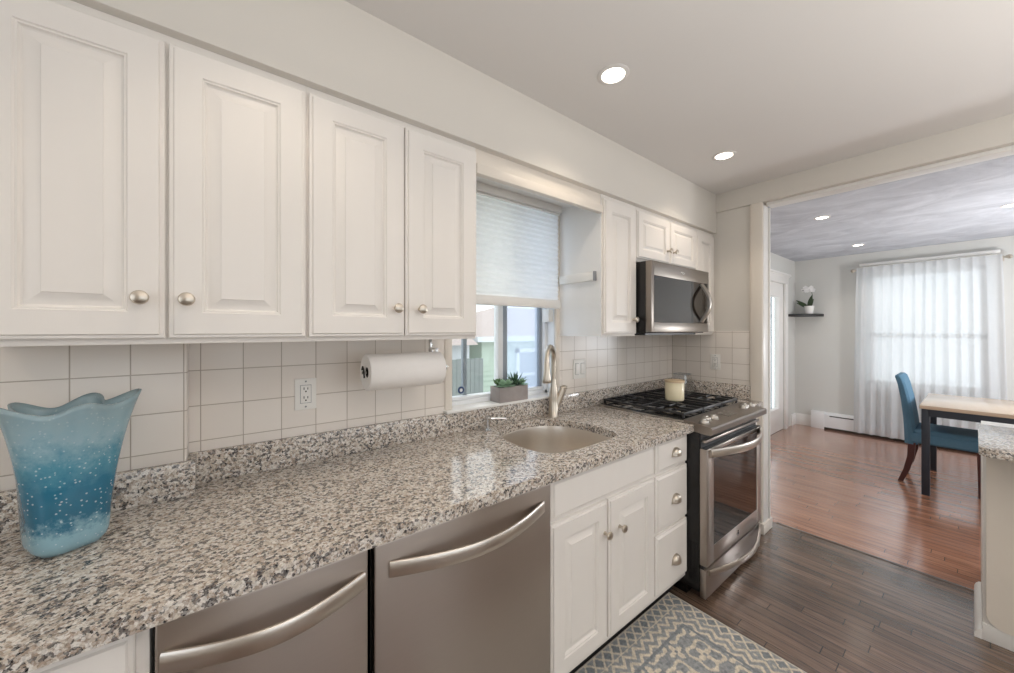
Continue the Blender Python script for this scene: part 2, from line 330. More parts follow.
# rug: woven colours come from the mesh's colour attribute (the pile's own dye)
m, nt, b = new_mat('woven_rug')
at = node(nt, 'ShaderNodeVertexColor'); at.layer_name = 'dye'
tc = node(nt, 'ShaderNodeTexCoord'); nz = node(nt, 'ShaderNodeTexNoise'); nz.inputs['Scale'].default_value = 90; nz.inputs['Detail'].default_value = 4
nt.links.new(tc.outputs['Object'], nz.inputs['Vector'])
rp = ramp(nt, [(0.3, (205, 205, 205)), (0.75, (255, 255, 255))]); nt.links.new(nz.outputs['Fac'], rp.inputs['Fac'])
mx = node(nt, 'ShaderNodeMix', data_type='RGBA', blend_type='MULTIPLY'); mx.inputs['Factor'].default_value = 1
nt.links.new(at.outputs['Color'], mx.inputs['A']); nt.links.new(rp.outputs['Color'], mx.inputs['B'])
nt.links.new(mx.outputs['Result'], b.inputs['Base Color']); b.inputs['Roughness'].default_value = 0.95
bp = node(nt, 'ShaderNodeBump'); bp.inputs['Strength'].default_value = 0.4; bp.inputs['Distance'].default_value = 0.003
nt.links.new(nz.outputs['Fac'], bp.inputs['Height']); nt.links.new(bp.outputs['Normal'], b.inputs['Normal'])
M['rug'] = m

# ================================================================== mesh helpers (all coordinates are world metres)
class MB:
    def __init__(s): s.bm = bmesh.new()
    def _faces(s, vs, quads):
        r = []
        for q in quads:
            try: r.append(s.bm.faces.new([vs[i] for i in q]))
            except ValueError: pass
        return r
    def box(s, x0, x1, y0, y1, z0, z1, bev=0.0, seg=2):
        x0, x1 = min(x0, x1), max(x0, x1); y0, y1 = min(y0, y1), max(y0, y1); z0, z1 = min(z0, z1), max(z0, z1)
        vs = [s.bm.verts.new(p) for p in ((x0,y0,z0),(x1,y0,z0),(x1,y1,z0),(x0,y1,z0),(x0,y0,z1),(x1,y0,z1),(x1,y1,z1),(x0,y1,z1))]
        fs = s._faces(vs, ((0,3,2,1),(4,5,6,7),(0,1,5,4),(1,2,6,5),(2,3,7,6),(3,0,4,7)))
        if bev > 0:
            es = list({e for f in fs for e in f.edges})
            bmesh.ops.bevel(s.bm, geom=es, offset=bev, segments=seg, profile=0.5, affect='EDGES')
        return s
    def prism(s, poly, a0, a1, axis=2, bev=0.0):
        """extrude a 2-D polygon along an axis; poly in the two remaining axes in order"""
        def P(u, v, a): return (u, v, a) if axis == 2 else ((u, a, v) if axis == 1 else (a, u, v))
        lo = [s.bm.verts.new(P(u, v, a0)) for u, v in poly]; hi = [s.bm.verts.new(P(u, v, a1)) for u, v in poly]
        n = len(poly); fs = [s.bm.faces.new(lo[::-1]), s.bm.faces.new(hi)]
        for i in range(n): fs.append(s.bm.faces.new((lo[i], lo[(i+1) % n], hi[(i+1) % n], hi[i])))
        bmesh.ops.recalc_face_normals(s.bm, faces=fs)
        if bev:
            es = [e for e in fs[1].edges]
            bmesh.ops.bevel(s.bm, geom=es, offset=bev, segments=2, profile=0.5, affect='EDGES')
        return s
    def rings(s, rings, closed=True, cap0=True, cap1=True):
        R = [[s.bm.verts.new(p) for p in r] for r in rings]; n = len(R[0]); fs = []
        for a, b_ in zip(R, R[1:]):
            for i in range(n if closed else n-1):
                j = (i+1) % n
                try: fs.append(s.bm.faces.new((a[i], a[j], b_[j], b_[i])))
                except ValueError: pass
        if cap0 and closed: fs.append(s.bm.faces.new(R[0][::-1]))
        if cap1 and closed: fs.append(s.bm.faces.new(R[-1]))
        bmesh.ops.recalc_face_normals(s.bm, faces=fs)
        return s
    def lathe(s, c, prof, axis=(0,0,1), seg=24, caps=(True, True)):
        """prof: list of (radius, distance along axis)"""
        ax = Vector(axis).normalized(); t = Vector((1,0,0)) if abs(ax.x) < 0.9 else Vector((0,1,0))
        u = ax.cross(t).normalized(); v = ax.cross(u); c = Vector(c); rs = []
        for r, h in prof:
            r = max(r, 1e-5)
            rs.append([c + ax*h + (u*math.cos(2*PI*i/seg) + v*math.sin(2*PI*i/seg))*r for i in range(seg)])
        return s.rings(rs, True, caps[0], caps[1])
    def cyl(s, p0, p1, r0, r1=None, seg=16):
        p0, p1 = Vector(p0), Vector(p1); d = p1-p0
        return s.lathe(p0, [(r0, 0), (r0 if r1 is None else r1, d.length)], d, seg)
    def sweep(s, pts, prof, up=(0,0,1), closed_ends=True):
        """sweep a 2-D profile [(side, up)] along a path; prof may be a function of t"""
        pts = [Vector(p) for p in pts]; up = Vector(up); rs = []
        for i, p in enumerate(pts):
            t = (pts[min(i+1, len(pts)-1)] - pts[max(i-1, 0)]).normalized()
            sd = t.cross(up)
            if sd.length < 1e-4: sd = t.cross(Vector((1, 0, 0.01)))
            sd.normalize(); uu = sd.cross(t).normalized()
            pr = prof(i/(len(pts)-1)) if callable(prof) else prof
            rs.append([p + sd*a + uu*b_ for a, b_ in pr])
        return s.rings(rs, True, closed_ends, closed_ends)
    def tube(s, pts, r, seg=10, up=(0,0,1)):
        f = (lambda t: [((r(t) if callable(r) else r)*math.cos(2*PI*k/seg), (r(t) if callable(r) else r)*math.sin(2*PI*k/seg)) for k in range(seg)])
        return s.sweep(pts, f, up)
    def front(s, x0, x1, z0, z1, y, prof, th=0.02):
        """a cabinet front facing -y built from nested rectangles; prof = [(inset, height towards the viewer)]"""
        rs = [[(x0, y+th, z0), (x1, y+th, z0), (x1, y+th, z1), (x0, y+th, z1)]]
        for i, h in prof:
            rs.append([(x0+i, y-h, z0+i), (x1-i, y-h, z0+i), (x1-i, y-h, z1-i), (x0+i, y-h, z1-i)])
        return s.rings(rs)
    def sheet(s, grid):
        V = [[s.bm.verts.new(p) for p in row] for row in grid]
        for a, b_ in zip(V, V[1:]):
            for i in range(len(a)-1): s.bm.faces.new((a[i], a[i+1], b_[i+1], b_[i]))
        return s
    def blob(s, c, r, seg=10, amp=0.0, sd=0):
        k = len(s.bm.verts); bmesh.ops.create_icosphere(s.bm, subdivisions=2, radius=1.0)
        s.bm.verts.ensure_lookup_table()
        for v in s.bm.verts[k:]:
            d = 1 + amp*mnoise.noise(v.co*2.2 + Vector((sd, sd*1.7, 0)))
            v.co = Vector((c[0]+v.co.x*r[0]*d, c[1]+v.co.y*r[1]*d, c[2]+v.co.z*r[2]*d))
        return s

LOC = {}
def link(name, mb, mat, parent=None, smooth=35, loc=(0, 0, 0)):
    me = bpy.data.meshes.new(name); base = Vector(LOC.get(parent, loc) if parent else loc)
    for v in mb.bm.verts: v.co -= base
    mb.bm.normal_update(); mb.bm.to_mesh(me); mb.bm.free()
    if smooth:
        for p in me.polygons: p.use_smooth = True
        me.set_sharp_from_angle(angle=math.radians(smooth))
    for mm in (mat if isinstance(mat, (list, tuple)) else [mat]): me.materials.append(mm)
    o = bpy.data.objects.new(name, me); COL.objects.link(o)
    if parent: o.parent = parent; LOC[o] = tuple(base)
    else: o.location = base; LOC[o] = tuple(base)
    return o
def thing(name, label, cat, loc=(0, 0, 0), group=None):
    o = bpy.data.objects.new(name, None); COL.objects.link(o); o.location = loc; o.empty_display_size = 0.05
    o['label'] = label; o['category'] = cat
    if group: o['group'] = group
    LOC[o] = tuple(loc); return o
def tag(o, label, cat, group=None, kind=None):
    o['label'] = label; o['category'] = cat
    if group: o['group'] = group
    if kind: o['kind'] = kind
    return o
def struct(name, mb, mat, label, cat, smooth=35):
    o = link(name, mb, mat, None, smooth); return tag(o, label, cat, None, 'structure')
def copy_thing(root, loc, label=None):
    r = root.copy(); COL.objects.link(r); r.location = loc; LOC[r] = tuple(loc)
    if label: r['label'] = label
    for ch in root.children:
        c = ch.copy(); COL.objects.link(c); c.parent = r
        for g in ch.children:
            d = g.copy(); COL.objects.link(d); d.parent = c
    return r

DOOR = [(0, 0), (0, 0.010), (0.0025, 0.0125), (0.0085, 0.0125), (0.011, 0.0185), (0.0635, 0.0185), (0.0660, 0.0150), (0.0695, 0.0145), (0.0720, 0.0085), (0.0750, 0.0065), (0.0785, 0.0070), (0.101, 0.0160), (0.1020, 0.0180)]
SMALL = [(0, 0), (0, 0.010), (0.0025, 0.0125), (0.008, 0.0125), (0.010, 0.0185), (0.052, 0.0185), (0.0545, 0.0155), (0.058, 0.0150), (0.060, 0.0095), (0.063, 0.0080), (0.066, 0.0090), (0.080, 0.0165), (0.081, 0.0180)]
DRAWER = [(0, 0), (0, 0.009), (0.003, 0.0115), (0.009, 0.012), (0.016, 0.0185)]
def knob(x, y, z, parent, mat=None):
    b = MB(); b.lathe((x, y, z), [(0.008, 0), (0.0075, 0.002), (0.0055, 0.006), (0.0055, 0.014), (0.010, 0.019), (0.0155, 0.023), (0.0165, 0.027), (0.0145, 0.031), (0.008, 0.0335), (0.001, 0.034)], (0, -1, 0), 20)
    return link('knob', b, mat or M['nickel'], parent)
YW, YU, YF = 1.549, 1.2325, 0.9435          # wall, cabinet front planes (doors stand 1.85 cm proud of them)

# ================================================================== the setting
XR, XD, YD = 2.96, 6.82, 1.67
b = MB(); b.box(-1.7, 3.195, -2.5, 1.75, -0.05, 0)
struct('floor', b, M['floor_k'], 'dark brown narrow oak board floor of the kitchen', 'floor', 0)
b = MB(); b.box(3.195, 6.95, -2.5, 1.75, -0.05, 0)
struct('floor_dining', b, M['floor_d'], 'glossy red-brown oak board floor of the dining room', 'floor', 0)
b = MB(); b.box(-1.7, 3.0, -2.5, 1.75, 2.427, 2.5)
struct('ceiling', b, M['ceiling'], 'smooth off-white kitchen ceiling', 'ceiling', 0)
b = MB(); b.box(3.0, 6.95, -2.5, 1.75, 2.44, 2.5)
struct('ceiling_dining', b, M['plaster'], 'pale grey swirled plaster ceiling of the dining room', 'ceiling', 0)
WX0, WX1, WZ0, WZ1 = 0.853, 1.572, 1.012, 2.12     # sink window opening
b = MB()
b.box(-1.7, WX0, YW, 1.70, 0, 2.44); b.box(WX1, 3.1, YW, 1.70, 0, 2.44)
b.box(WX0, WX1, YW, 1.70, 0, WZ0-0.02); b.box(WX0, WX1, YW, 1.70, WZ1, 2.44)
struct('wall_back', b, M['tile_x'], 'kitchen wall of square cream tiles behind the counter', 'wall', 0)
# tiled pilaster bumping out at the left
b = MB(); b.box(-1.65, -0.080, 1.462, YW, 0.9, 1.372, 0.006)
struct('wall_pilaster', b, M['tile_p'], 'tiled wall bump-out with rounded corner behind the blue vase', 'wall')
# return wall beside the range
b = MB(); b.box(XR, 3.09, 0.915, 1.75, 0, 2.44)
struct('wall_return', b, M['wall'], 'short painted wall at the end of the range', 'wall', 0)
b = MB(); b.box(XR-0.008, XR, 0.965, YW, 0.93, 1.40, 0.002)
struct('trim_tile', b, M['tile_y'], 'square cream tiles on the short wall beyond the range', 'tile')
# soffit over the cabinets
b = MB(); b.box(-1.7, XR, 1.203, YW, 2.137, 2.44, 0.003)
struct('wall_soffit', b, M['wall'], 'painted soffit running above the upper cabinets', 'soffit')
# fascia over the sink window, between the cabinets
b = MB(); b.box(0.804, 1.606, 1.236, 1.250, 2.055, 2.137); b.box(0.804, 1.606, 1.222, 1.252, 2.034, 2.074, 0.003)
struct('trim_valance', b, M['trim_cream'], 'cream valance board bridging the cabinets over the sink window', 'trim')
b = MB(); b.box(0.80, 1.606, 1.252, YW, 2.124, 2.137)
struct('trim_recess', b, M['cab_side'], 'white board lining the top of the recess over the sink window', 'trim')
# header beam
b = MB(); b.box(2.94, 3.10, -2.5, 1.2025, 2.292, 2.44, 0.003)
struct('wall_header', b, M['wall'], 'painted header beam over the opening to the dining room', 'beam')
b = MB(); b.box(2.985, 3.085, -2.5, 0.89, 2.272, 2.292, 0.002); b.box(3.085, 3.105, -2.5, 0.89, 2.280, 2.300, 0.004)
struct('trim_header', b, M['trim'], 'glossy white board under the header beam', 'trim')
# casing and jamb at the opening
b = MB(); b.box(2.938, 2.96, 0.902, 0.973, 0.0, 2.292, 0.004); b.box(2.946, 2.952, 0.9, 0.98, 0, 2.29)
b.box(2.925, 3.10, 0.888, 0.975, 0, 0.075, 0.006)
struct('trim_casing', b, M['trim_cream'], 'cream door casing with a plinth block right of the range', 'trim')
b = MB(); b.box(2.958, 3.088, 0.899, 0.915, 0.07, 2.272, 0.002); b.box(3.05, 3.062, 0.889, 0.90, 0.07, 2.27, 0.003)
struct('trim_jamb', b, M['trim'], 'glossy white jamb of the wide opening', 'trim')
b = MB(); b.box(3.185, 3.205, -0.02, 0.89, 0, 0.003, 0.001)
struct('trim_threshold', b, M['floor_k'], 'dark wooden threshold strip between the two floors', 'threshold')
# unseen kitchen walls; openings added to let daylight in
b = MB(); b.box(-1.7, -0.35, -2.5, -2.4, 0, 2.44); b.box(2.15, 3.1, -2.5, -2.4, 0, 2.44); b.box(-0.35, 2.15, -2.5, -2.4, 0, 0.8); b.box(-0.35, 2.15, -2.5, -2.4, 2.22, 2.44)
struct('wall_side', b, M['wall'], 'unseen kitchen wall opposite the counter with an added daylight opening', 'wall', 0)
b = MB(); b.box(-1.7, -1.6, -2.5, -1.2, 0, 2.44); b.box(-1.7, -1.6, 0.4, 1.7, 0, 2.44); b.box(-1.7, -1.6, -1.2, 0.4, 0, 0.85); b.box(-1.7, -1.6, -1.2, 0.4, 2.15, 2.44)
struct('wall_rear', b, M['wall'], 'unseen kitchen wall behind the viewer with an added daylight opening', 'wall', 0)
# dining room walls
DX0, DX1, DZ = 5.42, 6.30, 2.06
b = MB(); b.box(3.09, DX0, YD, 1.76, 0, 2.44); b.box(DX1, XD, YD, 1.76, 0, 2.44); b.box(DX0, DX1, YD, 1.76, DZ, 2.44)
struct('wall_left', b, M['wall_dining'], 'greige dining room wall holding the glazed door', 'wall', 0)
VY0, VY1, VZ0, VZ1 = -0.09, 0.88, 0.68, 2.15
b = MB(); b.box(XD, 6.95, VY1, 1.76, 0, 2.44); b.box(XD, 6.95, -2.5, VY0, 0, 2.44); b.box(XD, 6.95, VY0, VY1, 0, VZ0); b.box(XD, 6.95, VY0, VY1, VZ1, 2.44)
struct('wall_far', b, M['wall_dining'], 'greige far wall of the dining room around the curtained window', 'wall', 0)
b = MB(); b.box(3.1, 3.8, -2.4, -2.3, 0, 2.44); b.box(6.2, XD, -2.4, -2.3, 0, 2.44); b.box(3.8, 6.2, -2.4, -2.3, 0, 0.75); b.box(3.8, 6.2, -2.4, -2.3, 2.25, 2.44)  # unseen wall, its opening added to bring in daylight
struct('wall_right', b, M['wall_dining'], 'dining room wall on the unseen right with an added daylight opening', 'wall', 0)
b = MB()
b.box(6.62, XD, YD-0.018, YD, 0, 0.15, 0.004); b.box(XD-0.018, XD, 1.46, YD, 0, 0.15, 0.004)
b.box(XD-0.012, XD, 1.46, YD, 0.15, 0.162, 0.003); b.box(6.62, XD, YD-0.012, YD, 0.15, 0.162, 0.003)
struct('baseboard_left', b, M['trim'], 'white baseboard in the dining room corner below the shelf', 'baseboard')

# ---- glazed door in the dining room
b = MB(); b.box(DX1-0.002, 6.415, YD-0.022, YD, 0, 2.07, 0.004); b.box(DX0-0.115, DX0+0.002, YD-0.022, YD, 0, 2.07, 0.004)
b.box(DX0-0.125, 6.425, YD-0.026, YD, 2.06, 2.17, 0.004); b.box(DX0-0.15, 6.45, YD-0.05, YD, 2.17, 2.20, 0.006); b.box(DX0-0.14, 6.44, YD-0.036, YD, 2.155, 2.172, 0.004)
struct('trim_door', b, M['trim'], 'white door casing with a crowned head around the glazed door', 'trim')
d1 = thing('door_1', 'white door with one tall glass pane in the dining room corner', 'door', (DX0, YD+0.03, 0)); d1['kind'] = 'structure'
gx0, gx1, gz0, gz1 = DX0+0.15, DX1-0.215, 0.33, 1.86
b = MB(); b.box(DX0, gx0, YD+0.01, YD+0.055, 0.005, DZ); b.box(gx1, DX1, YD+0.01, YD+0.055, 0.005, DZ); b.box(gx0, gx1, YD+0.01, YD+0.055, 0.005, gz0); b.box(gx0, gx1, YD+0.01, YD+0.055, gz1, DZ)
b.rings([[(gx0-i, YD+0.01-h, gz0-i), (gx1+i, YD+0.01-h, gz0-i), (gx1+i, YD+0.01-h, gz1+i), (gx0-i, YD+0.01-h, gz1+i)] for i, h in ((0.03, 0), (0.025, 0.012), (0.008, 0.014), (0, 0.004), (-0.004, -0.02))], True, False, False)
link('leaf', b, M['trim'], d1)
b = MB(); b.box(gx0, gx1, YD+0.030, YD+0.036, gz0, gz1); link('pane', b, M['clear'], d1)
b = MB()
for k in range(1, 3): b.box(gx0 + (gx1-gx0)*k/3 - 0.006, gx0 + (gx1-gx0)*k/3 + 0.006, YD+0.036, YD+0.044, gz0, gz1)
link('muntin', b, M['vinyl_grey'], d1)

# ---- sink window
w1 = thing('window_1', 'white sliding window over the sink with grey centre stile', 'window', (1.21, 1.64, WZ0)); w1['kind'] = 'structure'
yg = 1.640
b = MB()   # outer frame with reveal boards
b.box(WX0, WX1, YW+0.002, 1.70, WZ0-0.02, WZ0+0.006); b.box(WX1-0.002, WX1+0.012, YW, 1.70, WZ0, WZ1); b.box(WX0-0.012, WX0+0.002, YW, 1.70, WZ0, WZ1)
b.box(WX0, WX0+0.062, yg-0.014, 1.70, WZ0, WZ1, 0.003); b.box(WX1-0.022, WX1, yg-0.03, 1.70, WZ0, WZ1, 0.003)
b.box(WX0, WX1, yg-0.030, 1.70, WZ0, WZ0+0.034, 0.003); b.box(WX0+0.03, WX1-0.02, yg-0.016, 1.68, WZ0+0.034, WZ0+0.05, 0.003); b.box(WX0, WX1, yg-0.014, 1.70, WZ1-0.04, WZ1, 0.003)
link('frame', b, M['vinyl'], w1)
b = MB(); b.box(1.212, 1.246, yg-0.012, yg+0.03, WZ0+0.05, WZ1-0.04, 0.003); link('meeting_stile', b, M['vinyl'], w1)
b = MB(); b.box(1.246, 1.282, yg-0.004, yg+0.035, WZ0+0.05, WZ1-0.04, 0.003); b.box(1.528, 1.552, yg-0.004, yg+0.035, WZ0+0.05, WZ1-0.04, 0.003); b.box(0.913, 0.926, yg, yg+0.03, WZ0+0.05, WZ1-0.04); b.box(1.010, 1.034, yg+0.028, yg+0.05, WZ0+0.05, WZ1-0.04, 0.003)
link('sash', b, M['vinyl_grey'], w1)
b = MB(); b.box(0.914, 1.214, yg+0.010, yg+0.014, WZ0+0.05, WZ1-0.04); link('pane', b, M['clear'], w1)
b = MB(); b.box(1.28, 1.53, yg+0.012, yg+0.016, WZ0+0.05, WZ1-0.04); link('screen', b, M['screen'], w1)
b = MB(); b.lathe((0.985, yg+0.009, 1.094), [(0.019, 0), (0.019, 0.0015), (0.001, 0.002)], (0, -1, 0), 20); link('sticker', b, M['sticker'], w1)
b = MB(); b.lathe((0.985, yg+0.007, 1.094), [(0.009, 0), (0.009, 0.001), (0.001, 0.0012)], (0, -1, 0), 16); link('sticker_mark', b, M['vinyl'], w1)
b = MB(); b.box(0.828, 1.60, 1.508, 1.612, 1.0145, 1.0265, 0.003)
struct('trim_sill', b, M['trim'], 'white window sill under the sink window', 'sill')
# ---- pleated shade
sh = thing('window_shade', 'white pleated shade half lowered over the sink window', 'shade', (1.2, 1.50, 2.10))
g = []; n = 38
for k in range(n+1):
    z = 2.075 - (2.075-1.578)*k/n
    g.append([(x, 1.508 - (0.007 if k % 2 else 0.0), z) for x in (0.835, 1.0, 1.2, 1.4, 1.556)])
b = MB(); b.sheet(g); link('cloth', b, M['shade'], sh, 0)
b = MB(); b.box(0.83, 1.560, 1.478, 1.530, 2.085, 2.126, 0.003); b.box(0.83, 1.560, 1.490, 1.522, 2.076, 2.081); link('headrail', b, M['trim'], sh)
b = MB(); b.box(0.83, 1.560, 1.486, 1.522, 1.532, 1.580, 0.004); link('bottom_rail', b, M['trim'], sh)
# side casing of the window with a small bracket
b = MB(); b.box(0.836, 0.874, 1.543, 1.60, 1.02, 2.126, 0.002); b.box(WX1, 1.604, 1.536, YW, 1.02, 2.126, 0.002)
struct('trim_window', b, M['trim_cream'], 'narrow cream casing strips at the sides of the sink window', 'trim')
b = MB(); b.box(1.535, 1.572, 1.56, 1.615, 1.455, 1.53, 0.003)
tag(link('shade_bracket', b, M['plastic'], None), 'small white block on the window jamb below the shade', 'bracket')

# ================================================================== upper cabinets
CB, CT = 1.372, 2.1365
def carcass(mb, x0, x1, z0=CB, z1=CT, y0=YU, y1=YW-0.001):
    mb.box(x0, x1, y0, y1, z0, z1, 0.001); return mb
def upper(name, label, x0, x1, doors, z0=CB, mat=None):
    t = thing(name, label, 'cabinet', ((x0+x1)/2, 1.4, z0), 'white upper cabinets')
    b = MB(); carcass(b, x0, x1, z0); link('body', b, M['cab'], t)
    for dx0, dx1, dz0, dz1, kx, kz, prof in doors:
        b = MB(); b.front(dx0, dx1, dz0, dz1, YU-0.0005, prof, 0.0003); d = link('door', b, M['cab'], t, 25)
        if kx is not None: knob(kx, YU-0.019, kz, d)
    return t
upper('upper_cabinet', 'tall white double-door upper cabinet above the blue vase', -0.418, 0.202, [(-0.401, -0.1075, 1.386, 2.113, -0.148, 1.482, DOOR), (-0.1010, 0.1975, 1.386, 2.113, -0.066, 1.482, DOOR)])
upper('upper_cabinet', 'tall white double-door upper cabinet above the paper towel roll', 0.202, 0.804, [(0.2065, 0.5015, 1.386, 2.113, 0.470, 1.480, DOOR), (0.5055, 0.8005, 1.386, 2.113, 0.557, 1.480, DOOR)])
t = upper('upper_cabinet', 'tall white single-door upper cabinet between the sink window and the microwave', 1.606, 1.918, [(1.6125, 1.9125, 1.386, 2.113, 1.874, 1.466, DOOR)])
b = MB(); b.box(1.6035, 1.606, YU, YW-0.001, CB, CT); link('side_panel', b, M['cab_side'], t)
upper('upper_cabinet', 'short white double-door cabinet right above the microwave', 1.918, 2.664, [(1.9235, 2.288, 1.832, 2.113, 2.257, 1.912, SMALL), (2.2925, 2.658, 1.832, 2.113, 2.330, 1.912, SMALL)], 1.812)
upper('upper_cabinet', 'narrow white upper cabinet in the corner right of the microwave', 2.664, 2.957, [(2.669, 2.945, 1.386, 2.113, None, 0, DOOR)])

# white strip on the cabinet side
t = thing('magnetic_strip', 'white wall strip with grey end on the cabinet side by the window', 'strip', (1.59, 1.39, 1.70))
b = MB(); b.box(1.586, 1.6035, 1.272, 1.525, 1.676, 1.724, 0.002); link('bar', b, M['plastic'], t)
b = MB(); b.box(1.585, 1.6035, 1.262, 1.272, 1.674, 1.726, 0.002); link('end_cap', b, M['grey_strip'], t)

# ================================================================== base cabinets
def base(name, label, x0, x1):
    t = thing(name, label, 'cabinet', ((x0+x1)/2, 1.2, 0), 'white base cabinets')
    b = MB(); b.box(x0, x1, YF, YW-0.005, 0.112, 0.878, 0.001); link('body', b, M['cab'], t)
    b = MB(); b.box(x0, x1, YF+0.07, YW-0.005, 0.0, 0.112); link('toe_kick', b, M['dark_gap'], t)
    return t
# left base cabinet
t = base('base_cabinet', 'white base cabinet at the left end left of the compactor', -0.62, -0.104)
b = MB(); b.front(-0.60, -0.122, 0.135, 0.862, YF-0.0005, DOOR, 0.0003); link('door', b, M['cab'], t, 25)
# sink cabinet
t = thing('base_cabinet', 'white sink cabinet with a plain false front and two panel doors', 'cabinet', (1.27, 1.2, 0), 'white base cabinets')
b = MB()
b.box(0.9225, 1.6145, YF, YF+0.018, 0.112, 0.878, 0.001); b.box(0.9225, 0.95, YF+0.018, YW-0.005, 0.112, 0.878); b.box(1.598, 1.6145, YF+0.018, YW-0.005, 0.112, 0.878)
b.box(0.95, 1.598, YF+0.018, YW-0.005, 0.112, 0.13); b.box(0.95, 1.598, YW-0.02, YW-0.005, 0.13, 0.878)
link('body', b, M['cab'], t)
b = MB(); b.box(0.9225, 1.6145, YF+0.07, YF+0.085, 0, 0.112); link('toe_kick', b, M['dark_gap'], t)
b = MB(); b.front(0.9265, 1.6085, 0.722, 0.868, YF-0.0005, DRAWER, 0.0003); link('false_front', b, M['cab'], t, 25)
b = MB(); b.front(0.9265, 1.2505, 0.137, 0.708, YF-0.0005, DOOR, 0.0003); d = link('door', b, M['cab'], t, 25); knob(1.226, YF-0.019, 0.583, d)
b = MB(); b.front(1.2595, 1.6085, 0.137, 0.708, YF-0.0005, DOOR, 0.0003); d = link('door', b, M['cab'], t, 25); knob(1.326, YF-0.019, 0.578, d)
# drawer cabinet
t = base('base_cabinet', 'narrow white cabinet with three drawers left of the range', 1.6145, 1.934)
def cup_pull(x, y, z, parent):
    b = MB(); W, H, D = 0.035, 0.040, 0.026; rs = []
    for k in range(9):
        a = PI*0.5*k/8; r = []
        for i in range(25):
            th = PI*i/24; rib = 1 + 0.07*abs(math.cos(th*2.5+PI/4))*math.sin(2*a)
            r.append((x + W*math.cos(th)*math.cos(a)*rib, y - D*math.sin(a)*rib, z - 0.016 + H*math.sin(th)*math.cos(a)*rib))
        rs.append(r)
    b.rings(rs, False, False, False)
    b.box(x-W-0.003, x+W+0.003, y-0.004, y, z-0.020, z-0.014, 0.001)
    return link('cup_pull', b, M['nickel'], parent, 50)
for z0, z1, pz in ((0.722, 0.868, 0.797), (0.440, 0.706, 0.566), (0.140, 0.424, 0.262)):
    b = MB(); b.front(1.6225, 1.928, z0, z1, YF-0.0005, DRAWER, 0.0003); d = link('drawer', b, M['cab'], t, 25)
    o = cup_pull(1.795, YF-0.019, pz, d)
    sm = o.modifiers.new('thick', 'SOLIDIFY'); sm.thickness = 0.002
# filler cabinet right of the range
t = base('base_cabinet', 'slim white filler cabinet squeezed between the range and the casing', 2.728, 2.936)
b = MB(); b.front(2.735, 2.93, 0.137, 0.86, YF-0.0005, DRAWER, 0.0003); link('filler_panel', b, M['cab'], t, 25)

# ================================================================== countertop with the sink cut-out
sink_pts = [(1.036,1.394),(1.106,1.456),(1.226,1.492),(1.344,1.488),(1.440,1.445),(1.500,1.345),(1.516,1.199),(1.503,1.090),(1.478,1.040),(1.420,1.018),(1.221,1.008),(1.095,1.014),(1.035,1.041),(1.003,1.094),(0.994,1.197),(1.006,1.310)]
def smooth_loop(p, it=2):
    for _ in range(it):
        q = []
        for i in range(len(p)):
            a, c = p[i], p[(i+1) % len(p)]
            q += [(0.75*a[0]+0.25*c[0], 0.75*a[1]+0.25*c[1]), (0.25*a[0]+0.75*c[0], 0.25*a[1]+0.75*c[1])]
        p = q
    return p
hole = smooth_loop(sink_pts)
def slab_with_hole(mb, outer, hole, z0, z1):
    bm = mb.bm
    def fill(z):
        ov = [bm.verts.new((x, y, z)) for x, y in outer]; hv = [bm.verts.new((x, y, z)) for x, y in hole]
        es = [bm.edges.new((v[i], v[(i+1) % len(v)])) for v in (ov, hv) for i in range(len(v))]
        bmesh.ops.triangle_fill(bm, use_beauty=True, use_dissolve=False, edges=es)
        return ov, hv
    a, h = fill(z0); a2, h2 = fill(z1)
    for lo, hi in ((a, a2), (h, h2)):
        for i in range(len(lo)):
            j = (i+1) % len(lo); bm.faces.new((lo[i], lo[j], hi[j], hi[i]))
    bmesh.ops.recalc_face_normals(bm, faces=bm.faces[:])
ct = thing('countertop', 'long speckled granite countertop with the sink cut-out', 'countertop', (0.7, 1.2, 0.878))
b = MB(); YC = 0.8985
slab_with_hole(b, [(-0.66, YC+0.006), (-0.6, YC), (1.938, YC), (1.938, YW), (-0.66, YW)], hole, 0.8785, 0.910)
slab_with_hole(b, [(-0.66, YC+0.010), (-0.6, YC+0.004), (1.936, YC+0.004), (1.938, YW), (-0.66, YW)], hole, 0.910, 0.914)
link('slab', b, M['granite'], ct, 30)
b = MB(); b.box(-0.0795, 2.949, 1.527, 1.5485, 0.9145, 1.0138, 0.002); b.box(-0.0795, -0.0605, 1.462, 1.5265, 0.9145, 1.0138, 0.001); b.box(-0.66, -0.0605, 1.440, 1.4615, 0.9145, 1.0138, 0.002)
link('backsplash', b, M['granite'], ct)
ct2 = thing('countertop', 'short granite countertop piece between the range and the casing', 'countertop', (2.83, 1.2, 0.878))
b = MB(); b.box(2.727, 2.950, 0.965, 1.5265, 0.8785, 0.914, 0.002); b.box(2.727, 2.937, 0.8985, 0.965, 0.8785, 0.914, 0.002); link('slab', b, M['granite'], ct2)
b = MB(); b.box(2.929, 2.9515, 0.976, 1.5265, 0.9145, 1.0138, 0.002); link('backsplash', b, M['granite'], ct2)

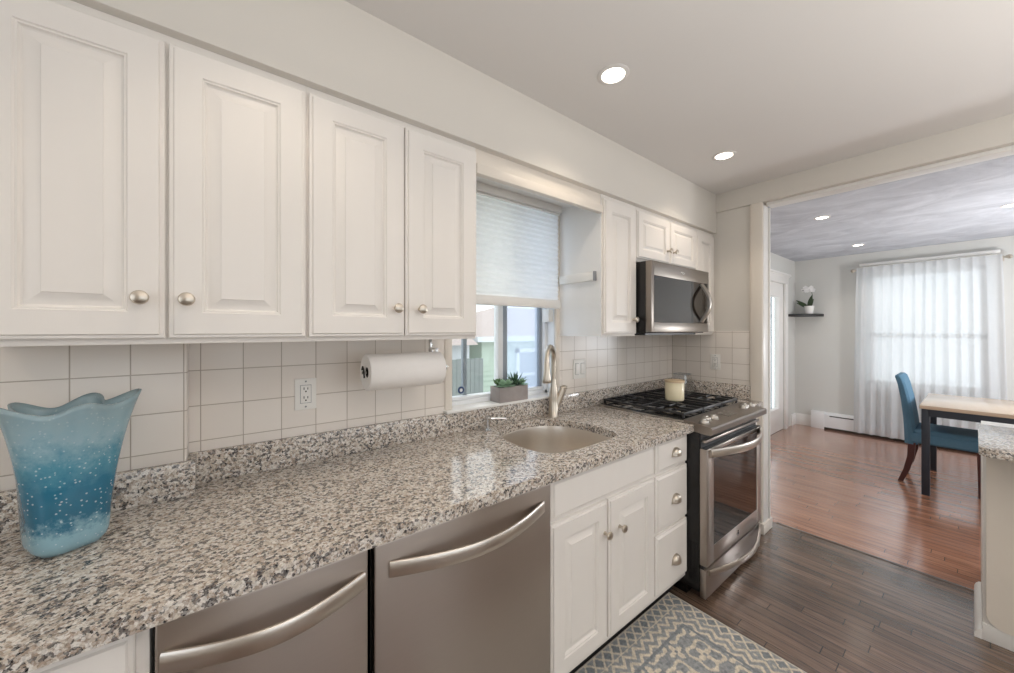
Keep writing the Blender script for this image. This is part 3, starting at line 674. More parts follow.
# ---- sink
sk = thing('kitchen_sink', 'stainless undermount sink bowl set into the granite', 'sink', (1.25, 1.25, 0.7))
cx, cy = 1.255, 1.245
def inset(p, k): return [(cx+(x-cx)*k, cy+(y-cy)*k) for x, y in p]
rs = [[(x, y, z) for x, y in inset(hole, k)] for k, z in ((1.06, 0.876), (1.015, 0.8775), (1.005, 0.868), (0.99, 0.80), (0.97, 0.735), (0.93, 0.708), (0.86, 0.699), (0.3, 0.694), (0.10, 0.692))]
b = MB(); b.rings(rs, True, False, True); link('bowl', b, M['steel_bowl'], sk, 60)
b = MB(); b.lathe((cx, cy, 0.6925), [(0.045, 0), (0.045, 0.003), (0.038, 0.004), (0.030, 0.0015), (0.001, 0.001)], (0, 0, 1), 24); link('drain', b, M['chrome'], sk)
# ---- faucet
fx, fy = 1.497, 1.462
# bowl and tap keep clear of the cut-out edge
fc = thing('faucet', 'brushed steel pull-down faucet with gooseneck spout behind the sink', 'faucet', (fx, fy+0.022, 0.9145))
fy = fy + 0.022
b = MB(); b.lathe((fx, fy, 0.9145), [(0.030, 0), (0.030, 0.006), (0.0265, 0.010), (0.0260, 0.10), (0.0235, 0.15), (0.0170, 0.20), (0.0155, 0.23)], (0, 0, 1), 24); link('body', b, M['nickel'], fc, 50)
dx, dy = -0.135, -0.085; L = math.hypot(dx, dy); ux, uy = dx/L, dy/L
pts = [(fx, fy, 1.13), (fx, fy, 1.20), (fx, fy, 1.235)]
for k in range(1, 13):
    a = PI*k/12; r = L/2
    pts.append((fx + ux*(r - r*math.cos(a)), fy + uy*(r - r*math.cos(a)), 1.235 + 0.078*math.sin(a)))
b = MB(); b.tube(pts, lambda t: 0.0165 - 0.003*t, 14, (-uy, ux, 0)); link('spout', b, M['nickel'], fc, 50)
ex, ey = fx+dx, fy+dy
b = MB(); b.lathe((ex, ey, 1.240), [(0.0145, 0), (0.0155, -0.012), (0.0165, -0.014), (0.0175, -0.05), (0.0235, -0.095), (0.0245, -0.110), (0.022, -0.114), (0.001, -0.113)], (0, 0, 1), 20); link('spray_head', b, M['nickel'], fc, 40)
b = MB(); b.tube([(fx+0.004, fy-0.002, 0.955), (fx+0.026, fy-0.010, 0.995), (fx+0.046, fy-0.018, 1.045), (fx+0.056, fy-0.022, 1.068)], lambda t: 0.019+0.003*t, 14, (0, 1, 0)); b.tube([(fx+0.046, fy-0.018, 1.070), (fx+0.062, fy-0.026, 1.078), (fx+0.075, fy-0.034, 1.074)], lambda t: 0.016-0.006*t, 10, (0, 1, 0)); link('lever', b, M['nickel'], fc, 50)
# ---- soap dispenser
sd = thing('soap_dispenser', 'small brushed steel soap pump beside the sink', 'soap dispenser', (1.037, 1.478, 0.9145))
b = MB(); b.lathe((1.037, 1.478, 0.9145), [(0.022, 0), (0.022, 0.004), (0.016, 0.008), (0.0105, 0.012), (0.0105, 0.045), (0.0155, 0.050), (0.0165, 0.060), (0.012, 0.067), (0.001, 0.069)], (0, 0, 1), 20); link('pump', b, M['chrome'], sd)
b = MB(); b.tube([(1.045, 1.474, 0.968), (1.080, 1.455, 0.970), (1.112, 1.438, 0.967), (1.118, 1.434, 0.961)], 0.0055, 8, (0, 0, 1)); link('nozzle', b, M['chrome'], sd)

# ================================================================== dishwasher and compactor
def arc_handle(x0, x1, z, y, bow, h, sag, parent, th=0.012, mat=None, n=24):
    """flat strap handle bowed towards the room (and a touch downwards)"""
    pts = []
    for k in range(n+1):
        t = k/n; q = math.sin(PI*t)
        pts.append((x0+(x1-x0)*t, y - 0.004 - bow*q, z - sag*q))
    prof = [(-th/2, -h/2+0.004), (-th/2+0.003, -h/2), (th/2-0.003, -h/2), (th/2, -h/2+0.004), (th/2, h/2-0.004), (th/2-0.003, h/2), (-th/2+0.003, h/2), (-th/2, h/2-0.004)]
    b = MB(); b.sweep(pts, prof, (0, 0, 1)); return link('handle', b, mat or M['steel_h'], parent, 40)
def appliance(name, label, cat, x0, x1, hx0, hx1, bow):
    t = thing(name, label, cat, ((x0+x1)/2, 1.2, 0))
    b = MB(); b.box(x0, x1, YF+0.03, YW-0.02, 0.02, 0.872); b.box(x0, x1, YF, YF+0.03, 0.02, 0.868); link('body', b, M['black'], t)
    b = MB(); b.box(x0+0.004, x1-0.004, 0.921, YF-0.001, 0.115, 0.866, 0.004, 3); d = link('door', b, M['steel'], t)
    arc_handle(hx0, hx1, 0.797, 0.920, bow, 0.040, 0.004, d, 0.010)
    b = MB(); b.box(x0+0.005, x1-0.005, YF+0.068, YF+0.078, 0.0, 0.112); link('toe_kick', b, M['dark_gap'], t)
    return t
appliance('trash_compactor', 'narrow stainless trash compactor left of the dishwasher', 'trash compactor', -0.099, 0.290, -0.086, 0.276, 0.050)
appliance('dishwasher', 'wide stainless dishwasher with a bowed handle left of the sink cabinet', 'dishwasher', 0.298, 0.920, 0.338, 0.876, 0.062)

# ================================================================== range
rg = thing('gas_range', 'stainless slide-in gas range with black cooktop and oven', 'range', (2.34, 1.2, 0))
RX0, RX1 = 1.942, 2.712
b = MB(); b.box(RX0, RX1, 0.875, 1.50, 0.055, 0.905, 0.002); b.box(RX0+0.02, RX1-0.02, 0.95, 1.48, 0.0, 0.055)
for k in range(6): b.box(RX0-0.0025, RX0, 0.885+0.007*k, 0.888+0.007*k, 0.10, 0.30)
link('body', b, M['black'], rg)
b = MB(); b.box(1.939, 2.7255, 0.955, 1.515, 0.9145, 0.922, 0.003); link('rim', b, M['steel_h'], rg)
b = MB(); b.box(1.956, 2.706, 0.955, 1.505, 0.920, 0.930, 0.004); link('cooktop', b, M['black_gloss'], rg)
# sloped control panel
poly = [(0.955, 0.932), (0.955, 0.885), (0.840, 0.872), (0.816, 0.874), (0.810, 0.880), (0.810, 0.905), (0.816, 0.912)]
b = MB(); b.prism(poly, 1.940, 2.716, 0); cp = link('control_panel', b, M['steel_mw'], rg)
ndir = Vector((0, -0.020, 0.139)).normalized()
def panel_pt(x, k): return Vector((x, 0.816 + 0.139*k, 0.912 + 0.020*k))
for x, k in ((1.998, 0.42), (2.068, 0.56), (2.135, 0.50), (2.560, 0.52), (2.618, 0.60), (2.672, 0.50)):
    b = MB(); b.lathe(panel_pt(x, k), [(0.025, 0), (0.025, 0.003), (0.022, 0.005), (0.0205, 0.013), (0.018, 0.0155), (0.001, 0.016)], ndir, 22)
    p = panel_pt(x, k)+ndir*0.0155; b.box(p.x-0.016, p.x+0.016, p.y-0.003, p.y+0.003, p.z-0.004, p.z+0.004, 0.0015)
    link('knob', b, M['knob_silver'], rg)
b = MB(); p0, p1 = panel_pt(2.30, 0.30), panel_pt(2.42, 0.75)
b.rings([[(2.26, p0.y, p0.z+e), (2.39, p0.y, p0.z+e), (2.39, p1.y, p1.z+e), (2.26, p1.y, p1.z+e)] for e in (-0.001, 0.0008)]); link('display', b, M['display'], rg)
# air gap and black recess below the panel
b = MB(); b.box(RX0+0.004, RX1-0.004, 0.868, 0.878, 0.790, 0.872); link('vent_recess', b, M['black_matte'], rg)
b = MB(); b.box(RX0+0.012, RX1-0.012, 0.846, 0.868, 0.826, 0.840, 0.003); link('vent_lip', b, M['steel'], rg)
# oven door
dz0, dz1, dy = 0.196, 0.795, 0.838
od = None
b = MB()
wx0, wx1, wz0, wz1 = RX0+0.085, RX1-0.075, 0.285, 0.772
b.box(RX0+0.003, wx0, dy, 0.874, dz0, dz1, 0.003); b.box(wx1, RX1-0.003, dy, 0.874, dz0, dz1, 0.003)
b.box(wx0-0.004, wx1+0.004, dy, 0.874, dz0, wz0, 0.003); b.box(wx0-0.004, wx1+0.004, dy, 0.874, wz1, dz1, 0.003)
od = link('oven_door', b, M['steel'], rg)
b = MB(); b.box(wx0-0.002, wx1+0.002, dy+0.002, 0.860, wz0-0.002, wz1+0.002); link('oven_window', b, M['black_glass'], od)
b = MB(); b.box(RX0+0.006, RX1-0.006, dy+0.004, 0.873, dz1-0.002, dz1+0.004); link('door_top', b, M['black'], od)
arc_handle(RX0+0.035, RX1-0.02, 0.772, dy, 0.075, 0.042, 0.0, od, 0.012)
b = MB()
ex, ez = 2.335, 0.245
b.lathe((ex, dy, ez), [(0.0155, 0), (0.0155, 0.002), (0.013, 0.003), (0.001, 0.003)], (0, -1, 0), 24); em = link('emblem', b, M['chrome'], od)
b = MB(); b.tube([(ex-0.006, dy-0.0035, ez-0.002), (ex-0.002, dy-0.0035, ez+0.006), (ex+0.001, dy-0.0035, ez), (ex-0.001, dy-0.0035, ez-0.006), (ex+0.003, dy-0.0035, ez-0.004), (ex+0.007, dy-0.0035, ez+0.004)], 0.0012, 6, (0, 1, 0)); link('emblem_script', b, M['slot'], od)
# storage drawer
b = MB(); b.box(RX0+0.003, RX1-0.003, dy+0.006, 0.874, 0.030, 0.176, 0.004); wd = link('warming_drawer', b, M['steel'], rg)
arc_handle(RX0+0.030, RX1-0.02, 0.160, dy+0.006, 0.068, 0.030, 0.006, wd, 0.012)
b = MB(); b.box(RX0+0.006, RX1-0.006, 0.856, 0.872, 0.176, 0.197); link('drawer_gap', b, M['black_matte'], rg)
# burners
for x, y, r in ((2.083, 1.100, 0.040), (2.083, 1.364, 0.048), (2.331, 1.232, 0.052), (2.579, 1.100, 0.048), (2.579, 1.364, 0.040)):
    b = MB(); b.lathe((x, y, 0.9295), [(r*1.3, 0), (r*1.3, 0.003), (r, 0.004), (r, 0.009)], (0, 0, 1), 24); bu = link('burner', b, M['steel_h'], rg)
    b = MB(); b.lathe((x, y, 0.9385), [(r*0.92, 0), (r*0.95, 0.003), (r*0.85, 0.006), (0.001, 0.0065)], (0, 0, 1), 24); link('burner_cap', b, M['black_matte'], bu)
# three cast-iron grates
def grate(x0, x1, burners):
    b = MB(); y0, y1, zt, zb = 0.968, 1.496, 0.958, 0.945; t = 0.010
    for x in (x0, x1-t): b.box(x, x+t, y0, y1, zb, zt, 0.002)
    for y in (y0, y1-t): b.box(x0+t, x1-t, y, y+t, zb-0.004, zt, 0.002)
    if len(burners) > 1: b.box(x0+t, x1-t, (y0+y1)/2-t/2, (y0+y1)/2+t/2, zb, zt, 0.002)
    for bx_, by_ in burners:                       # fingers reaching in towards each burner
        for a_ in (0, PI/2, PI, 3*PI/2):
            c_, s_ = math.cos(a_), math.sin(a_)
            for sgn in (-1, 1):
                ox_, oy_ = -s_*0.030*sgn, c_*0.030*sgn
                reach = (x1-x0)/2-t if abs(c_) > 0.5 else ((y1-y0)/4-t if len(burners) > 1 else (y1-y0)/2-t)
                p, q = (bx_+c_*0.030+ox_, by_+s_*0.030+oy_), (bx_+c_*reach+ox_, by_+s_*reach+oy_)
                b.box(min(p[0], q[0])-0.0035, max(p[0], q[0])+0.0035, min(p[1], q[1])-0.0035, max(p[1], q[1])+0.0035, zb+0.001, zt, 0.0015)
    for x in (x0+0.002, x1-0.012):
        for y in (y0+0.002, y1-0.012): b.box(x, x+0.010, y, y+0.010, 0.929, zb+0.002)
    return link('grate', b, M['black_matte'], rg)
for x0, x1, bs in ((1.972, 2.206, ((2.089, 1.100), (2.089, 1.364))), (2.210, 2.452, ((2.331, 1.232),)), (2.456, 2.702, ((2.579, 1.100), (2.579, 1.364)))): grate(x0, x1, bs)
# candle on the grates
cd = thing('candle', 'large cream candle jar with a pale wooden lid on the cooktop', 'candle', (2.290, 1.185, 0.9585))
b = MB(); b.lathe((2.290, 1.185, 0.9583), [(0.052, 0), (0.056, 0.004), (0.057, 0.012), (0.057, 0.112), (0.055, 0.115)], (0, 0, 1), 32); link('jar', b, M['wax'], cd, 50)
b = MB(); b.lathe((2.290, 1.185, 1.0735), [(0.055, 0), (0.060, 0.001), (0.060, 0.012), (0.058, 0.014), (0.001, 0.014)], (0, 0, 1), 32); link('lid', b, M['lid_wood'], cd)
# clear dish leaning behind the candle
gd = thing('glass_dish', 'clear square glass dish standing behind the candle', 'dish', (2.63, 1.30, 0.9585))
hw, x_, y_ = 0.060, 2.632, 1.305
rs = []
for z, k in ((0.9584, 1.0), (0.962, 1.02), (1.082, 0.80), (1.090, 0.78)):
    rs.append([(x_+hw*k*a, y_+hw*k*c, z) for a, c in ((-0.8, -1), (0.8, -1), (1, -0.8), (1, 0.8), (0.8, 1), (-0.8, 1), (-1, 0.8), (-1, -0.8))])
b = MB(); b.rings(rs, True, True, False); link('bowl', b, M['clear_dish'], gd)
b = MB(); r = rs[-1]; b.tube([Vector(p) for p in r] + [Vector(r[0])], 0.0022, 6); link('edge', b, M['grey_strip'], gd)

# ================================================================== microwave
mw = thing('microwave', 'dark stainless over-the-range microwave with an arched handle', 'microwave', (2.29, 1.33, 1.385))
MX0, MX1, MY, MZ0, MZ1 = 1.926, 2.656, 1.132, 1.388, 1.806
b = MB(); b.box(MX0, MX1, MY+0.035, YW-0.002, MZ0, MZ1, 0.003); link('body', b, M['black'], mw)
b = MB(); b.box(MX0+0.05, MX1-0.05, 1.2, 1.5, MZ0-0.012, MZ0); link('vent', b, M['black_matte'], mw)
gx0, gx1, gz0, gz1 = MX0+0.032, MX1-0.016, 1.452, 1.722
b = MB(); b.box(MX0, gx0, MY, MY+0.036, MZ0+0.006, MZ1, 0.003); b.box(gx1, MX1, MY, MY+0.036, MZ0+0.006, MZ1, 0.003); b.box(gx0-0.004, gx1+0.004, MY, MY+0.036, gz1, MZ1, 0.003); b.box(gx0-0.004, gx1+0.004, MY, MY+0.036, MZ0+0.006, gz0, 0.003)
md = link('door', b, M['steel_mw'], mw)
b = MB(); b.box(gx0-0.002, gx1+0.002, MY+0.003, MY+0.03, gz0-0.002, gz1+0.002); link('window', b, M['black_glass'], md)
b = MB(); b.box(gx0+0.46, gx0+0.463, MY+0.0015, MY+0.004, gz0, gz1); link('control_divider', b, M['black_matte'], md)
pts = [(2.545, MY - 0.002 - 0.055*math.sin(PI*k/20), 1.462 + (1.712-1.462)*k/20) for k in range(21)]
b = MB(); b.sweep(pts, [(-0.018, -0.006), (-0.013, -0.010), (0.013, -0.010), (0.018, -0.006), (0.018, 0.004), (0.013, 0.008), (-0.013, 0.008), (-0.018, 0.004)], (0, -1, 0)); link('handle', b, M['knob_silver'], md, 40)
b = MB(); b.tube([(2.265, MY-0.0005, 1.764), (2.275, MY-0.0005, 1.770), (2.30, MY-0.0005, 1.768), (2.315, MY-0.0005, 1.762), (2.30, MY-0.0005, 1.759), (2.28, MY-0.0005, 1.762)], 0.0014, 6, (0, 1, 0)); link('logo', b, M['plastic'], md)

# ================================================================== paper towels
ph = thing('towel_holder', 'thin metal under-cabinet rod and bracket holding the paper towels', 'towel holder', (0.57, 1.36, 1.25))
TY, TZ, TX0, TX1 = 1.36, 1.252, 0.413, 0.708
b = MB(); b.cyl((0.40, TY, TZ), (0.742, TY, TZ), 0.006); link('rod', b, M['chrome'], ph)
b = MB(); b.box(0.700, 0.708, TY+0.062, TY+0.080, 1.312, 1.3715, 0.001); b.box(0.73, 0.742, TY-0.010, TY+0.080, 1.242, 1.262, 0.002); b.box(0.700, 0.742, TY+0.070, TY+0.078, 1.245, 1.33, 0.002); link('bracket', b, M['chrome'], ph)
b = MB(); b.tube([(0.405, TY-0.012, TZ-0.018), (0.403, TY-0.010, TZ+0.014), (0.403, TY, TZ+0.022), (0.403, TY+0.008, TZ+0.010)], 0.003, 6, (1, 0, 0)); link('end_clip', b, M['slot'], ph)
pt = thing('paper_towel_roll', 'white paper towel roll hanging under the upper cabinet', 'paper towels', (0.57, 1.36, 1.25))
R = 0.0665
b = MB(); b.lathe((TX0, TY, TZ), [(0.020, 0.004), (R-0.004, 0), (R, 0.004), (R, TX1-TX0-0.004), (R-0.004, TX1-TX0), (0.020, TX1-TX0-0.004), (0.019, TX1-TX0-0.02), (0.019, 0.02), (0.020, 0.004)], (1, 0, 0), 48, (False, False)); link('sheets', b, M['paper'], pt, 50)
b = MB(); b.lathe((TX0, TY, TZ), [(0.0188, 0.006), (0.0165, 0.006), (0.0165, TX1-TX0-0.006), (0.0188, TX1-TX0-0.006)], (1, 0, 0), 24, (False, False)); link('core', b, M['slot'], pt, 50)

# ================================================================== outlets and switch
def outlet(label, x, y, z, facing):
    """duplex receptacle; facing '-y' or '-x'"""
    t = thing('wall_outlet', label, 'outlet', (x, y, z), 'white wall outlets')
    def bx(mb, u0, u1, z0, z1, d0, d1, bev=0.0):
        if facing == '-y': mb.box(x+u0, x+u1, y-d1, y-d0, z+z0, z+z1, bev)
        else: mb.box(x-d1, x-d0, y-u1, y-u0, z+z0, z+z1, bev)
    b = MB(); bx(b, -0.036, 0.036, -0.058, 0.058, 0, 0.006, 0.002); link('plate', b, M['plastic'], t)
    b = MB(); bx(b, -0.0185, 0.0185, -0.034, 0.034, 0.006, 0.0068); link('recess_line', b, M['grey_strip'], t)
    b = MB(); bx(b, -0.0170, 0.0170, -0.0325, 0.0325, 0.006, 0.0085, 0.001); rc = link('receptacle', b, M['plastic'], t)
    for zz in (-0.0165, 0.0165):
        b = MB(); bx(b, -0.0075, -0.0050, zz, zz+0.009, 0.008, 0.0092); bx(b, 0.0050, 0.0075, zz, zz+0.008, 0.008, 0.0092); bx(b, -0.0025, 0.0025, zz-0.009, zz-0.004, 0.008, 0.0092); link('socket', b, M['slot'], rc)
    for z_ in (0.044, -0.050):
        b = MB(); bx(b, -0.003, 0.003, z_, z_+0.006, 0.006, 0.0072, 0.001); link('screw', b, M['grey_strip'], t)
    return t
outlet('white outlet on the cream tiles left of the paper towels', 0.2505, YW, 1.167, '-y')
outlet('white outlet on the short tiled wall beyond the range', XR-0.008, 1.210, 1.166, '-x')
t = thing('light_switch', 'white double rocker switch plate on the tiles behind the faucet', 'switch', (1.79, YW, 1.16))
b = MB(); b.box(1.735, 1.852, YW-0.006, YW, 1.100, 1.222, 0.002); link('plate', b, M['plastic'], t)
for x in (1.768, 1.819):
    b = MB(); b.box(x-0.0175, x+0.0175, YW-0.0066, YW-0.006, 1.126, 1.197); link('rocker_gap', b, M['grey_strip'], t)
    b = MB(); b.box(x-0.0160, x+0.0160, YW-0.010, YW-0.006, 1.128, 1.195, 0.0015); link('rocker', b, M['plastic'], t)

# ================================================================== planter on the sill
pl = thing('succulent_planter', 'grey rectangular planter of succulents on the window sill', 'planter', (1.235, 1.555, 1.027))
PX0, PX1, PY0, PY1, PZ0, PZ1 = 1.139, 1.331, 1.514, 1.602, 1.0270, 1.106
b = MB()
b.box(PX0, PX1, PY0, PY0+0.008, PZ0, PZ1, 0.0015); b.box(PX0, PX1, PY1-0.008, PY1, PZ0, PZ1, 0.0015); b.box(PX0, PX0+0.008, PY0+0.008, PY1-0.008, PZ0, PZ1, 0.0015); b.box(PX1-0.008, PX1, PY0+0.008, PY1-0.008, PZ0, PZ1, 0.0015); b.box(PX0+0.004, PX1-0.004, PY0+0.004, PY1-0.004, PZ0, PZ0+0.01)
link('box', b, M['concrete'], pl)
b = MB(); b.box(PX0+0.008, PX1-0.008, PY0+0.008, PY1-0.008, PZ0+0.01, PZ1-0.008, 0.003); link('soil', b, M['soil'], pl)
def leaf(mb, base, direction, length, width, thick, curl=0.3, face=(0, 0, 1)):
    d = Vector(direction).normalized(); sd = d.cross(Vector(face))
    if sd.length < 1e-3: sd = Vector((1, 0, 0))
    sd.normalize(); up = sd.cross(d).normalized(); rs = []
    for k in range(6):
        t = k/5; wd = width*(math.sin(PI*min(0.98, 0.18+0.82*t))**0.8)*0.5 + 0.0006; th = thick*(1-0.75*t)*0.5
        c = Vector(base) + d*length*t + up*curl*length*t*t
        rs.append([c+sd*wd, c+up*th*0.5, c-sd*wd, c-up*th])
    mb.rings(rs)
def rosette(name, c, n, length, width, mat, elev=(0.2, 1.2), thick=0.006, rings=3, curl=0.25):
    b = MB(); k = 0
    for r in range(rings):
        e = elev[0] + (elev[1]-elev[0])*r/max(1, rings-1); m_ = max(3, n-2*r)
        for i in range(m_):
            a = 2*PI*i/m_ + r*0.5 + 0.13*k
            leaf(b, (c[0], c[1], c[2]+0.004*r), (math.cos(a)*math.cos(e), math.sin(a)*math.cos(e), math.sin(e)), length*(1-0.18*r)*random.uniform(0.9, 1.1), width, thick, curl); k += 1
    return link(name, b, mat, pl, 60)
zs = PZ1-0.006
rosette('agave', (1.272, 1.556, zs), 11, 0.098, 0.012, M['agave'], (0.45, 1.4), 0.005, 3, 0.03)
rosette('dark_rosette', (1.228, 1.556, zs+0.012), 9, 0.034, 0.018, M['succ_dark'], (0.2, 1.3), 0.006, 3, 0.3)
rosette('green_rosette', (1.162, 1.568, zs+0.016), 8, 0.034, 0.022, M['succ_green'], (0.5, 1.3), 0.010, 3, 0.3)
rosette('green_rosette', (1.190, 1.578, zs+0.012), 7, 0.030, 0.020, M['succ_green'], (0.5, 1.3), 0.010, 3, 0.3)
rosette('pale_rosette', (1.166, 1.530, zs+0.012), 10, 0.046, 0.020, M['succ_pale'], (-0.15, 1.0), 0.006, 3, 0.2)
rosette('pale_rosette', (1.206, 1.528, zs+0.012), 10, 0.044, 0.020, M['succ_pale'], (-0.15, 1.0), 0.006, 3, 0.2)
rosette('pale_rosette', (1.302, 1.532, zs+0.010), 10, 0.042, 0.020, M['succ_pale'], (-0.1, 1.0), 0.006, 3, 0.2)
rosette('pale_rosette', (1.312, 1.572, zs+0.002), 8, 0.032, 0.018, M['succ_pale'], (0.3, 1.1), 0.006, 3, 0.2)

# ================================================================== blue vase
vs_loc = (-0.276, 1.278, 0.9145)
N, K = 96, 26; rs = []
for k in range(K+1):
    t = k/K; ring = []
    for i in range(N):
        a = 2*PI*i/N
        sq = 0.060/((abs(math.cos(a-0.5))**3 + abs(math.sin(a-0.5))**3)**(1/3))
        base_r = sq*(1-0.4*t) + 0.062*0.4*t
        flare = 0.003*math.sin(PI*t) + 0.010*t + 0.021*t**2.6
        ruf = (0.013*math.sin(5*a+0.9) + 0.007*math.sin(3*a+2.0))*t**2.4
        lobe = 0.012*max(0, math.cos(a+0.35))**4*t**2.4                # the lip pulled out towards the right
        foot = -0.010*(1-min(1, t/0.08))**2
        rr = base_r + flare + ruf + lobe + foot
        h = 0.318 + 0.010*math.sin(5*a+0.9) + 0.012*max(0, math.cos(a+0.35))**3 + 0.006*math.sin(2*a+0.4)
        ring.append((vs_loc[0]+rr*math.cos(a), vs_loc[1]+rr*math.sin(a), vs_loc[2]+0.004+h*t))
    rs.append(ring)
b = MB(); b.rings(rs, True, True, False)
vz = link('vase', b, M['art_glass'], None, 70, vs_loc)
so = vz.modifiers.new('thick', 'SOLIDIFY'); so.thickness = 0.004; so.offset = -1
tag(vz, 'blue art glass vase with ruffled rim on the granite counter', 'vase')

# ================================================================== rug
RX, RY, RW, RH = 0.55, 0.300, 1.335, 0.706       # x0, y0, size
NX, NY = 300, 164
cream, blue, dblue = lin((236, 226, 208)), lin((168, 171, 173)), lin((144, 150, 155))
def diamond(u, v, p):                            # lattice lines
    a = abs(((u+v)/p) % 1 - 0.5); c = abs(((u-v)/p) % 1 - 0.5); return max(a, c)
def dye(x, y):
    ex, ey = min(x, RW-x), min(y, RH-y); e = min(ex, ey)
    al = y if ex < ey else x                     # coordinate along the border
    n = mnoise.noise(Vector((x*38, y*38, 1.3)))*0.06
    if e < 0.004: return blue
    if e < 0.070:                                # chain of open diamonds
        q = abs((al/0.056) % 1 - 0.5)*2; w_ = abs(e-0.037)/0.030
        s = abs(q - (1-w_)) ; return cream if (s < 0.22+n or w_ > 1.02) else (blue if q > 1-w_ else dblue)
    if e < 0.150:                                # double zigzag
        zz = abs((al/0.070) % 1 - 0.5)*0.062; r = ((e-0.070-zz)/0.040) % 1
        return cream if 0.05 < r < 0.48+n*2 else blue
    if e < 0.162: return dblue
    # inner field: four-lobed medallions with curling tendrils
    P = 0.170; u = ((x-0.16)/P) % 1 - 0.5; v = ((y-0.16)/P) % 1 - 0.5
    r = math.hypot(u, v); a = math.atan2(v, u)
    if r < 0.17+0.08*math.cos(4*a)+n: return cream if r > 0.05 else blue
    if abs(r-(0.36+0.07*math.cos(4*a+PI))) < 0.045+n*0.7: return cream
    u2 = abs(u)-0.5; v2 = abs(v)-0.5; r2 = math.hypot(u2, v2); a2 = math.atan2(v2, u2)
    if r2 < 0.15+0.07*math.cos(4*a2)+n: return cream if r2 > 0.04 else dblue
    return blue if mnoise.noise(Vector((x*60, y*60, 5))) > -0.2 else dblue
bm = bmesh.new(); V = []
for j in range(NY+1):
    V.append([bm.verts.new((RX+RW*i/NX, RY+RH*j/NY, 0.008)) for i in range(NX+1)])
for j in range(NY):
    for i in range(NX): bm.faces.new((V[j][i], V[j][i+1], V[j+1][i+1], V[j+1][i]))
edge = [V[0][i] for i in range(NX+1)] + [V[j][NX] for j in range(1, NY+1)] + [V[NY][i] for i in range(NX-1, -1, -1)] + [V[j][0] for j in range(NY-1, 0, -1)]
low = [bm.verts.new((v.co.x, v.co.y, 0.0005)) for v in edge]
for i in range(len(edge)):
    j = (i+1) % len(edge); bm.faces.new((edge[j], edge[i], low[i], low[j]))
mb = MB(); mb.bm.free(); mb.bm = bm
ro = link('rug', mb, M['rug'], None, 0, (RX, RY, 0))
ca = ro.data.color_attributes.new('dye', 'FLOAT_COLOR', 'POINT')
for i, v in enumerate(ro.data.vertices): ca.data[i].color = dye(v.co.x, v.co.y)
tag(ro, 'blue-grey and cream patterned rug on the kitchen floor by the cabinets', 'rug')

# ================================================================== ceiling lights
def can_light(x, y, power, label, z=2.427, color=(1.0, 0.86, 0.70), group='recessed ceiling lights', spot=2.15):
    t = thing('ceiling_light', label, 'ceiling light', (x, y, z), group)
    b = MB(); b.lathe((x, y, z), [(0.062, 0), (0.062, -0.002), (0.058, -0.004), (0.046, -0.004), (0.044, -0.001)], (0, 0, 1), 32, (False, False)); link('trim_ring', b, M['ceiling'], t)
    b = MB(); b.lathe((x, y, z-0.0005), [(0.0445, -0.001), (0.042, -0.0035), (0.001, -0.0040)], (0, 0, 1), 32, (False, True)); link('lens', b, M['lamp'], t)
    d = bpy.data.lights.new('lamp_glow', 'SPOT'); d.energy = power; d.color = color; d.spot_size = spot; d.spot_blend = 0.55; d.shadow_soft_size = 0.05
    o = bpy.data.objects.new('lamp_glow', d); COL.objects.link(o); o.parent = t; o.location = (0, 0, -0.02)
    return t
KW = 8.5
can_light(1.236, 0.890, KW, 'recessed ceiling light above the sink, nearer of the kitchen pair')
can_light(2.317, 0.903, KW, 'recessed ceiling light above the range end of the kitchen')
for x, y in ((0.15, 0.78), (-0.95, 0.78), (0.15, -0.75), (1.25, -0.75), (2.35, -0.75)):  # extra lights out of view, added to brighten the room
    can_light(x, y, KW*0.75, 'added recessed ceiling light out of view in the kitchen ceiling')
can_light(4.346, 0.863, 10, 'recessed ceiling light in the plaster ceiling just past the header beam', 2.44, (1, 0.9, 0.78))
can_light(6.093, 0.873, 10, 'recessed ceiling light in the plaster ceiling nearest the curtained window', 2.44, (1, 0.9, 0.78))
can_light(5.148, -0.190, 10, 'recessed ceiling light over the dining table', 2.44, (1, 0.9, 0.78))

# ================================================================== dining room
# window behind the curtain
w2 = thing('window_2', 'white double-hung window behind the sheer curtain', 'window', (XD, 0.39, VZ0)); w2['kind'] = 'structure'
b = MB(); t_ = 0.05
b.box(XD+0.02, XD+0.09, VY0, VY0+t_, VZ0, VZ1); b.box(XD+0.02, XD+0.09, VY1-t_, VY1, VZ0, VZ1); b.box(XD+0.02, XD+0.09, VY0, VY1, VZ0, VZ0+0.06); b.box(XD+0.02, XD+0.09, VY0, VY1, VZ1-t_, VZ1); b.box(XD+0.02, XD+0.08, VY0, VY1, 1.31, 1.365)
link('frame', b, M['trim'], w2)
b = MB(); b.box(XD+0.05, XD+0.055, VY0, VY1, VZ0, VZ1); link('pane', b, M['clear'], w2)
b = MB()
b.box(XD-0.022, XD, VY1, VY1+0.07, VZ0-0.10, VZ1+0.11, 0.003); b.box(XD-0.022, XD, VY0-0.065, VY0, VZ0-0.10, VZ1+0.11, 0.003); b.box(XD-0.024, XD, VY0, VY1, VZ1, VZ1+0.11, 0.003)
b.box(XD-0.07, XD, VY0-0.085, VY1+0.075, VZ1+0.11, VZ1+0.145, 0.006); b.box(XD-0.07, XD+0.05, VY0-0.075, VY1+0.075, VZ0-0.03, VZ0, 0.004); b.box(XD-0.022, XD, VY0, VY1, VZ0-0.10, VZ0-0.03, 0.003)
struct('trim_curtained', b, M['trim'], 'white crowned casing of the curtained dining window', 'trim')
